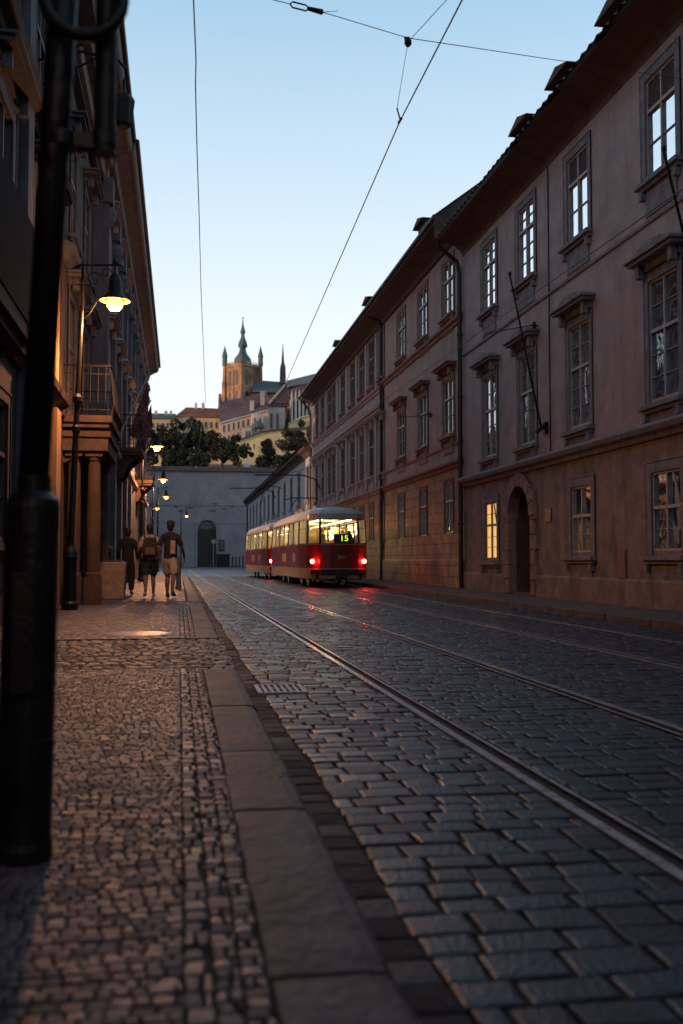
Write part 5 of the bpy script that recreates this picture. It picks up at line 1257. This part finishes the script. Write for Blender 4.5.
M_cwin = mat('castle_window', (.03, .03, .04), .4)
# great tower: square, turned, with corner buttresses, gallery, domed copper helm
YT = 455
c0 = atY(242.5, 400, YT); tx = c0.x
def zt(py, Y=YT): return atY(243, py, Y).z
def sx_(px, Y=YT): return atY(px, 400, Y).x
cath = thing('cathedral', (tx, YT, 50), 'gothic cathedral with tall copper topped great tower on the castle hill', 'cathedral')
rot = R(38)
def rp_(x, y, r=rot): return (tx+x*math.cos(r)-y*math.sin(r), YT+x*math.sin(r)+y*math.cos(r))
def rbox(m, x0, x1, y0, y1, z0, z1, r=rot, tp=1.0):
    q = [rp_(x, y, r) for x, y in ((x0, y0), (x1, y0), (x1, y1), (x0, y1))]
    mx_, my_ = (x0+x1)/2, (y0+y1)/2; qt = [rp_(mx_+(x-mx_)*tp, my_+(y-my_)*tp, r) for x, y in ((x0, y0), (x1, y0), (x1, y1), (x0, y1))]
    m.add([(*p, z0) for p in q]+[(*p, z1) for p in qt], [(0, 3, 2, 1), (4, 5, 6, 7), (0, 1, 5, 4), (1, 2, 6, 5), (2, 3, 7, 6), (3, 0, 4, 7)])
zb, ztop = 52, zt(366)
hw = 5.7
m = MB(); rbox(m, -hw, hw, -hw, hw, zb, ztop)
for ax in (-1, 1):
    for ay in (-1, 1):
        rbox(m, ax*hw-1.4, ax*hw+1.4, ay*hw-1.4, ay*hw+1.4, zb, zt(398)); rbox(m, ax*hw-1.05, ax*hw+1.05, ay*hw-1.05, ay*hw+1.05, zt(398), zt(382), tp=.9); rbox(m, ax*hw-.8, ax*hw+.8, ay*hw-.8, ay*hw+.8, zt(382), ztop+1, tp=.8)
        rbox(m, ax*(hw+1.6)-1.0, ax*(hw+1.6)+1.0, ay*(hw+1.6)-1.0, ay*(hw+1.6)+1.0, zb, zt(394), tp=.45)
for s_ in (-1, 1):
    rbox(m, -.6, .6, s_*hw-.35*(1), s_*hw+.35, zb, zt(372)); rbox(m, s_*hw-.35, s_*hw+.35, -.6, .6, zb, zt(372))
rbox(m, -hw-.5, hw+.5, -hw-.5, hw+.5, ztop-1.2, ztop-.7); rbox(m, -hw-.3, hw+.3, -hw-.3, hw+.3, zt(390), zt(390)+.5)
for k in range(-4, 5):
    for s_ in (-1, 1): rbox(m, k*1.15-.25, k*1.15+.25, s_*(hw+.2)-.2, s_*(hw+.2)+.2, ztop, ztop+1.3, tp=.4); rbox(m, s_*(hw+.2)-.2, s_*(hw+.2)+.2, k*1.15-.25, k*1.15+.25, ztop, ztop+1.3, tp=.4)
tw = m.build('tower', M_goth, cath)
def lancets(par, face, specs):
    m = MB()
    for u, hwid, z0, z1 in specs:
        for s_ in face:
            pts = [(u-hwid, z0), (u+hwid, z0), (u+hwid, z1-hwid*1.6), (u, z1), (u-hwid, z1-hwid*1.6)]
            for ax in (0, 1):
                q = [rp_(a, s_*(hw+.06)) if ax == 0 else rp_(s_*(hw+.06), a) for a, b_ in pts]
                m.add([(*p, b_) for p, (a, b_) in zip(q, pts)], [tuple(range(5))])
    m.build('lancet_window', M_cwin, par, fix=False)
lancets(tw, (-1, 1), [(-2.4, .8, zt(387), zt(371)), (2.4, .8, zt(387), zt(371)), (-2.3, .9, zt(408), zt(392)), (2.3, .9, zt(408), zt(392))])
px2m = YT/996*1.0
helm = []
for py, hwpx in ((366, 9.4), (364, 8.5), (362, 8.9), (359, 8.3), (356.5, 6.4), (354.5, 4.8), (352, 3.5), (348, 3.2), (346.5, 4.8), (344, 4.5), (341.5, 3.7), (339, 2.6), (337, 1.9), (334, 1.8), (332.8, 2.7), (330.5, 2.4), (328, 1.5), (325, .9), (320, .4)) or ((366, 15.5), (363, 16.5), (360.5, 16), (357, 13), (354.5, 9), (352, 8.2), (349, 8), (347.5, 9.5), (345.5, 8.8), (343.5, 6), (341, 4.6), (338, 4.2), (336.5, 5.2), (334.5, 4.4), (332.5, 3.2), (330.5, 3.0), (329, 3.4), (326.5, 2.2), (323.5, 1.1), (319, .5)):
    helm.append((hwpx*px2m, zt(py)))
m = MB(); m.tube([(tx, YT, z) for r, z in helm], [r for r, z in helm], 8); m.build('helm_roof', M_copper, cath)
m = MB(); m.tube([(tx, YT, zt(320.5)), (tx, YT, zt(316.5))], .12, 5); m.box(tx-.55, tx+.55, YT-.1, YT+.1, zt(318.6), zt(318)); m.build('spire_cross', M_copper, cath)
for k, (ax, ay) in enumerate(((-1, -1), (1, -1), (1, 1), (-1, 1))):
    x, y = rp_(ax*(hw+.1), ay*(hw+.1)); m = MB(); m.tube([(x, y, ztop), (x, y, zt(358)), (x, y, zt(356.5)), (x, y, zt(346))], [1.15, 1.1, 1.3, .08], 8); m.build('corner_pinnacle', M_copper, cath)
# nave and choir roofs
def gable(m, x0, x1, y0, y1, ze, zr, zr2=None, axis='x', ze2=None):
    zr2 = zr if zr2 is None else zr2; ze2 = ze if ze2 is None else ze2; ym = (y0+y1)/2
    m.add([(x0, y0, ze), (x0, y1, ze), (x0, ym, zr), (x1, y0, ze2), (x1, y1, ze2), (x1, ym, zr2)], [(0, 1, 2), (3, 5, 4), (0, 2, 5, 3), (2, 1, 4, 5), (0, 3, 4, 1)])
m = MB(); gable(m, sx_(251), sx_(286), YT-9, YT+9, zt(395), zt(379.5)-0, zt(381)); m.build('nave_roof', M_slate, cath)
m = MB(); gable(m, sx_(286), sx_(345), YT-12, YT+6, zt(390), zt(380.5), zt(364), ze2=zt(378)); m.build('choir_roof', M_slate, cath)
m = MB(); m.box(sx_(250), sx_(345), YT-8, YT+8, 50, zt(396)); m.build('nave_wall', M_goth2, cath)
# transept gable slope, pale edge
m = MB(); xg = sx_(282); m.add([(sx_(266), YT-14, zt(407)), (xg, YT-14, zt(389.5)), (sx_(297), YT-14, zt(407)), (sx_(266), YT-8, zt(407)), (xg, YT-8, zt(389.5)), (sx_(297), YT-8, zt(407))], [(0, 1, 2), (3, 5, 4), (0, 3, 4, 1), (1, 4, 5, 2), (0, 2, 5, 3)]); m.build('transept_roof', M_proof, cath)
m = MB(); m.add([(sx_(264.5), YT-14.6, zt(408)), (sx_(267.5), YT-14.6, zt(408)), (sx_(282.5), YT-14.6, zt(389.3)), (sx_(281), YT-14.6, zt(388.5)), (sx_(264.5), YT-14.0, zt(408)), (sx_(267.5), YT-14.0, zt(408)), (sx_(282.5), YT-14.0, zt(389.3)), (sx_(281), YT-14.0, zt(388.5))], [(0, 1, 2, 3), (4, 5, 6, 7), (0, 1, 5, 4), (1, 2, 6, 5), (2, 3, 7, 6), (3, 0, 4, 7)]); m.build('gable_edge', M_cwhite, cath)
# fleche
xs_ = sx_(282.3); m = MB(); pr = [(383, 3.0), (379, 3.2), (376, 2.4), (370, 2.6), (367.5, 3.1), (366, 2.2), (356, 1.3), (344, .3)]
m.tube([(xs_, YT-2, zt(py)) for py, r in pr], [r*px2m*.8 for py, r in pr], 8); 
for k in range(8):
    a = k*PI/4; m.tube([(xs_+1.25*math.cos(a), YT-2+1.25*math.sin(a), zt(384)), (xs_+1.1*math.cos(a), YT-2+1.1*math.sin(a), zt(368)), (xs_+.9*math.cos(a), YT-2+.9*math.sin(a), zt(363))], [.22, .2, .03], 4)
m.build('fleche', mat('fleche_lead', (.11, .085, .085), .8, var=.2, scale=.3), cath)
# choir buttresses
cb = MB()
for k in range(9):
    px = 287.5+k*3.6; x = sx_(px); cb.box(x-.45, x+.45, YT-19, YT-8.1, 48, zt(404)); cb.tube([(x, YT-18.6, zt(404)), (x, YT-18.6, zt(400)), (x, YT-18.6, zt(395))], [.55, .5, .05], 4)
cb.build('buttress', M_cwhite, cath)
m = MB(); m.box(sx_(285), sx_(325), YT-13, YT-8.05, 48, zt(404)); m.build('choir_wall', M_goth2, cath)
def sl0(P, Y, dep, mt, nm):
    q = [atY(px, py, Y) for px, py in P]; n = len(q); m = MB(); m.add([tuple(v) for v in q]+[(v.x, v.y+dep, v.z) for v in q], [tuple(range(n)), tuple(range(n, 2*n))[::-1]]+[(i, (i+1) % n, (i+1) % n+n, i+n) for i in range(n)]); m.build(nm, mt, cath)
sl0([(284, 406), (345, 401), (345, 374), (284, 390)], YT-13.5, 1.2, M_proof, 'aisle_roof')
m = MB()
for k in range(8): x = sx_(289.3+k*3.6); m.prism([(x-.55, zt(424)), (x+.55, zt(424)), (x+.55, zt(409)), (x, zt(405.5)), (x-.55, zt(409))], 'y', YT-13.2, YT-13.02)
m.build('choir_window', M_cwin, cath)
# side chapel block with two arched windows
ch = thing('chapel', (sx_(276), 435, 45), 'pale chapel block with two tall arched windows below the cathedral spire', 'chapel')
Yc = 432
def bldg(parent, px0, px1, pyt, pyb, Y, dep, mt, nm='wall'):
    x0, x1 = atY(px0, 420, Y).x, atY(px1, 420, Y).x; z1 = atY(250, pyt, Y).z; z0 = atY(250, pyb, Y).z
    m = MB(); m.box(x0, x1, Y, Y+dep, z0, z1); m.build(nm, mt, parent); return x0, x1, z0, z1
def cwins(parent, pxs, pyt, pyb, wpx, Y, arch=False):
    for px in pxs:
        x = atY(px, 420, Y).x; z1 = atY(250, pyt, Y).z; z0 = atY(250, pyb, Y).z; h_ = wpx*Y/996/2
        pts = [(x-h_, z0), (x+h_, z0), (x+h_, z1), (x-h_, z1)] if not arch else [(x-h_, z0), (x+h_, z0), (x+h_, z1-h_*1.6), (x+h_*.6, z1-h_*.5), (x, z1), (x-h_*.6, z1-h_*.5), (x-h_, z1-h_*1.6)]
        m = MB(); m.prism(pts, 'y', Y-.12, Y-.02); wn_ = m.build('window', M_cwin, parent)
        m = MB(); m.box(x-h_-.25, x+h_+.25, Y-.25, Y-.003, z0-.35, z0-.05); m.build('sill', M_cwhite, wn_)
bldg(ch, 268.5, 285, 406.5, 432, Yc, 12, M_cwhite); cwins(ch, (271.5, 277.5), 412.5, 428, 2.6, Yc, True)
m = MB(); x0, x1 = atY(268, 420, Yc).x, atY(285.5, 420, Yc).x; m.prism([(x0, atY(250, 406.4, Yc).z), (x1, atY(250, 406.4, Yc).z), (x1-1.5, atY(250, 403, Yc).z), (x0+1.5, atY(250, 403, Yc).z)], 'y', Yc-.5, Yc+12); m.build('roof', M_proof, ch)
# long palace with purple roof
lp_ = thing('castle_palace', (sx_(243), 425, 42), 'long castle palace with dark purple roof and pink walls in front of the cathedral', 'palace')
Yp_ = 422
def sl(parent, P, Y, dep, mt, nm, back=None):
    """slanting polygon in pixels given real depth"""
    q = [atY(px, py, Y) for px, py in P]
    n = len(q); m = MB(); m.add([tuple(v) for v in q]+[(v.x, v.y+dep, v.z) for v in q], [tuple(range(n)), tuple(range(n, 2*n))[::-1]]+[(i, (i+1) % n, (i+1) % n+n, i+n) for i in range(n)])
    return m.build(nm, mt, parent)
sl(lp_, [(220, 422), (268.5, 409), (268.5, 480), (220, 480)], Yp_, 14, M_cwall, 'wall')
q = [atY(220, 421.8, Yp_-.6), atY(268.5, 408.6, Yp_-.6), atY(267, 392, Yp_+8), atY(220.5, 402, Yp_+8)]
m = MB(); m.add([tuple(v) for v in q]+[(v.x, v.y+1, v.z-1) for v in q[:2]]+[(v.x, v.y+8, v.z-5) for v in q[2:]], [(0, 1, 2, 3), (4, 5, 6, 7), (0, 1, 5, 4), (1, 2, 6, 5), (2, 3, 7, 6), (3, 0, 4, 7)]); m.build('roof', M_proof, lp_)
sl(lp_, [(220, 423.5), (268.5, 410.4), (268.5, 409), (220, 422)], Yp_-.5, .48, M_cwhite, 'cornice')
for k in range(9):
    px = 224+k*4.8; yb_ = 421.9-(px-220)*.271; 
    cwins(lp_, (px,), yb_+5, yb_+12, 1.6, Yp_); cwins(lp_, (px,), yb_+16, yb_+21, 1.4, Yp_)
for px, py in ((262.5, 398), (252, 404)):
    p = atY(px, py, Yp_+1.5); m = MB(); m.box(p.x-.85, p.x+.85, p.y-.7, p.y+.7, p.z-3.2, p.z+(2.4 if px > 260 else 1)); m.box(p.x-1, p.x+1, p.y-.85, p.y+.85, p.z+(2.4 if px > 260 else 1), p.z+(2.8 if px > 260 else 1.4)); m.build('chimney', M_cwhite, lp_)
# bay turret
bt = thing('bay_turret', (sx_(256), 417, 50), 'small pale domed oriel turret between the pink palace and the chapel', 'turret')
Yb_ = 416; bldg(bt, 252, 263.5, 413.5, 436, Yb_, 6, M_cwhite); cwins(bt, (255, 260), 418, 424, 1.5, Yb_); cwins(bt, (256, 261), 428, 432, 1.4, Yb_)
p = atY(257.5, 426, Yb_); m = MB(); m.tube([(p.x, Yb_, p.z-1), (p.x, Yb_, p.z), (p.x, Yb_, p.z+1.6), (p.x, Yb_, p.z+2.2)], [2.9, 3.0, 1.4, .1], 10); m.build('cupola', M_slate, bt)
bldg(bt, 243.5, 252, 428, 440, Yb_-2, 5, M_cwhite, 'lower_wing'); cwins(bt, (246.5, 249.5), 431, 436, 1.6, Yb_-2)
# lower yellow bastion wall
yw = thing('bastion', (sx_(262), 400, 36), 'lower yellow bastion wall below the chapel between the dark trees', 'wall')
sl(yw, [(222, 442), (242, 439), (262, 432), (279, 430), (316, 428), (316, 478), (222, 478)], 398, 8, M_ywall, 'wall')
sl(yw, [(221, 441), (242, 438), (262, 430.8), (279, 428.5), (316, 426.6), (316, 428), (279, 430), (262, 432), (242, 439), (221, 442.4)], 397, 8.5, M_proof, 'coping')
for px, py in ((254, 444), (261, 441), (268, 441), (276, 440)): cwins(yw, (px,), py, py+4.5, 1.2, 398)
# upper yellow wall right of the chapel
yu = thing('terrace_wall', (sx_(300), 424, 48), 'small sunlit yellow terrace wall under the cathedral choir', 'wall')
sl(yu, [(289, 424), (300, 418), (316, 414), (316, 440), (289, 440)], 424, 5, M_ywall, 'wall'); sl(yu, [(288.5, 423), (300, 417), (316, 413), (316, 414), (300, 418), (289, 424)], 423.4, 5.8, M_cwhite, 'coping')
# far left palace with red hipped roof
rp2 = thing('castle_palace', (sx_(200), 430, 45), 'castle palace with red hipped roof left of the great tower', 'palace')
Yl = 430
bldg(rp2, 176, 221.5, 418.5, 485, Yl, 16, M_ywall)
xa, xb = atY(174.5, 418, Yl).x, atY(222.5, 418, Yl).x; za, zb_ = atY(250, 418.4, Yl).z, atY(250, 406, Yl).z
m = MB(); m.add([(xa, Yl-.8, za), (xb, Yl-.8, za), (xb, Yl+17, za), (xa, Yl+17, za), (xa+5, Yl+8, zb_), (xb-1, Yl+8, zb_-.2)], [(0, 1, 5, 4), (1, 2, 5), (2, 3, 4, 5), (3, 0, 4), (0, 3, 2, 1)]); m.build('roof', M_rroof, rp2)
cwins(rp2, [180+5.2*k for k in range(8)], 423, 429, 2, Yl); cwins(rp2, [180+5.2*k for k in range(8)], 434, 439, 2, Yl)
for px in (196, 203): 
    p = atY(px, 406, Yl+8); m = MB(); m.box(p.x-.5, p.x+.5, Yl+7, Yl+9, p.z-1.5, p.z+1.3); m.build('chimney', M_cwhite, rp2)
rp3 = thing('castle_wing', (sx_(163), 425, 45), 'lower yellow castle wing with grey roof at the far left of the hill', 'palace')
bldg(rp3, 120, 175.8, 421, 485, 426, 12, M_ywall); cwins(rp3, [153+4.8*k for k in range(5)], 425, 430, 1.8, 426)
xa, xb = atY(119, 418, 426).x, atY(175.8, 418, 426).x; za, zb_ = atY(250, 420.8, 426).z, atY(250, 413.5, 426).z
m = MB(); m.prism([(425.2, za), (439, za), (432, zb_)], 'x', xa, xb); m.build('roof', mat('grey_roof', (.07, .075, .09), .85, var=.2, scale=.2), rp3)
for px in (156, 166, 171):
    p = atY(px, 414, 431); m = MB(); m.box(p.x-.6, p.x+.6, 430, 432, p.z-1.2, p.z+1.3); m.build('chimney', M_cwhite, rp3)

# ------------------------------------------------------------------ trees on the hill
M_leaf = mat('dark_foliage', (.02, .027, .013), .9, var=.5, scale=.35, island=.5)
M_leaf2 = mat('olive_foliage', (.04, .045, .018), .9, var=.5, scale=.35, island=.5)
M_bark = mat('bark', (.05, .035, .025), .95, var=.3, scale=2)
def tree(px, pyc, rpx, Y, label, cone=False, mt=M_leaf, flat=1.0, n=4200):
    rnd = random.Random(int(px*13)); c = atY(px, pyc, Y); r = rpx*1.12*Y/996; zg = hz(c.x, Y)-.5
    o = thing('pine_tree' if cone else 'tree', (c.x, Y, zg), label, 'tree', 'trees on the castle hill')
    m = MB(); top = c.z+r*.5
    m.tube([(c.x, Y, zg), (c.x+.1, Y, zg+(top-zg)*.4), (c.x-.2, Y+.1, zg+(top-zg)*.75), (c.x, Y, top)], [r*.09+.12, r*.07+.08, r*.05, .03], 8)
    tips = []
    for k in range(12):
        a = rnd.uniform(0, 2*PI); zz = c.z+r*rnd.uniform(-.7, .45); l = r*rnd.uniform(.5, .85)
        e = Vector((c.x+l*math.cos(a), Y+l*math.sin(a), zz+l*.35)); m.tube([(c.x, Y, zz-l*.2), ((c.x+e.x)/2, (Y+e.y)/2, zz+l*.12), tuple(e)], [r*.035, r*.022, .02], 5)
    m.build('trunk', M_bark, o)
    m = MB(); cl = []
    for k in range(26 if not cone else 34):
        if cone:
            t = rnd.random(); a = rnd.uniform(0, 2*PI); rr = r*.75*(1-t)*.9+.15*r; cl.append((Vector((c.x+rr*math.cos(a)*.7, Y+rr*math.sin(a)*.7, c.z-r+2.1*r*t)), rr*.42+.1*r))
        else:
            d = Vector((rnd.gauss(0, 1), rnd.gauss(0, 1), rnd.gauss(0, .9))).normalized()*r*rnd.uniform(.3, 1.0); d.z *= flat; cl.append((Vector((c.x, Y, c.z))+d, r*rnd.uniform(.14, .34)))
    for _ in range(n):
        cc, cr_ = rnd.choice(cl); d = Vector((rnd.gauss(0, 1), rnd.gauss(0, 1), rnd.gauss(0, 1))).normalized()*cr_*rnd.uniform(.55, 1.12); p = cc+d
        s_ = rnd.uniform(.25, .55)*max(.7, r/6); u = Vector((rnd.gauss(0, 1), rnd.gauss(0, 1), rnd.gauss(0, 1))).normalized(); v = u.cross(Vector((rnd.gauss(0, 1), rnd.gauss(0, 1), rnd.gauss(0, 1)))).normalized()
        m.quad(p-u*s_, p+v*s_*.7, p+u*s_, p-v*s_*.7)
    m.build('crown', mt, o, fix=False)
TR = [(163, 444, 17, 300, 'dark round tree at the left end of the hill behind the second lamp', False, M_leaf),
      (184, 436, 18, 290, 'large dark broad tree in front of the left palace', False, M_leaf),
      (206, 441, 17, 285, 'dense dark tree right of the large broad tree, under the red roof', False, M_leaf),
      (222, 450, 12, 270, 'dark rounded tree below the great tower', False, M_leaf),
      (238, 453, 14, 260, 'wide low dark tree behind the pale urn', False, M_leaf),
      (267, 455, 13, 262, 'dark pointed conifer in front of the yellow bastion', True, M_leaf),
      (296, 441, 18, 275, 'olive green broad tree at the right, beside the terrace wall', False, M_leaf2),
      (311, 452, 14, 262, 'darker tree half hidden behind the roof of the low terrace', False, M_leaf),
      (176, 459, 13, 240, 'low dark tree just above the left part of the end wall', False, M_leaf),
      (200, 461, 12, 236, 'low bushy tree over the end wall, under the dense dark one', False, M_leaf),
      (142, 452, 17, 280, 'dark tree partly hidden by the banners', False, M_leaf),
      (285, 462, 9, 238, 'small dark tree low above the wall, right of the conifer', False, M_leaf)]
for (px, py, r_, Y, lb, cn, mt_) in TR: tree(px, py, r_, Y, lb, cn, mt_)
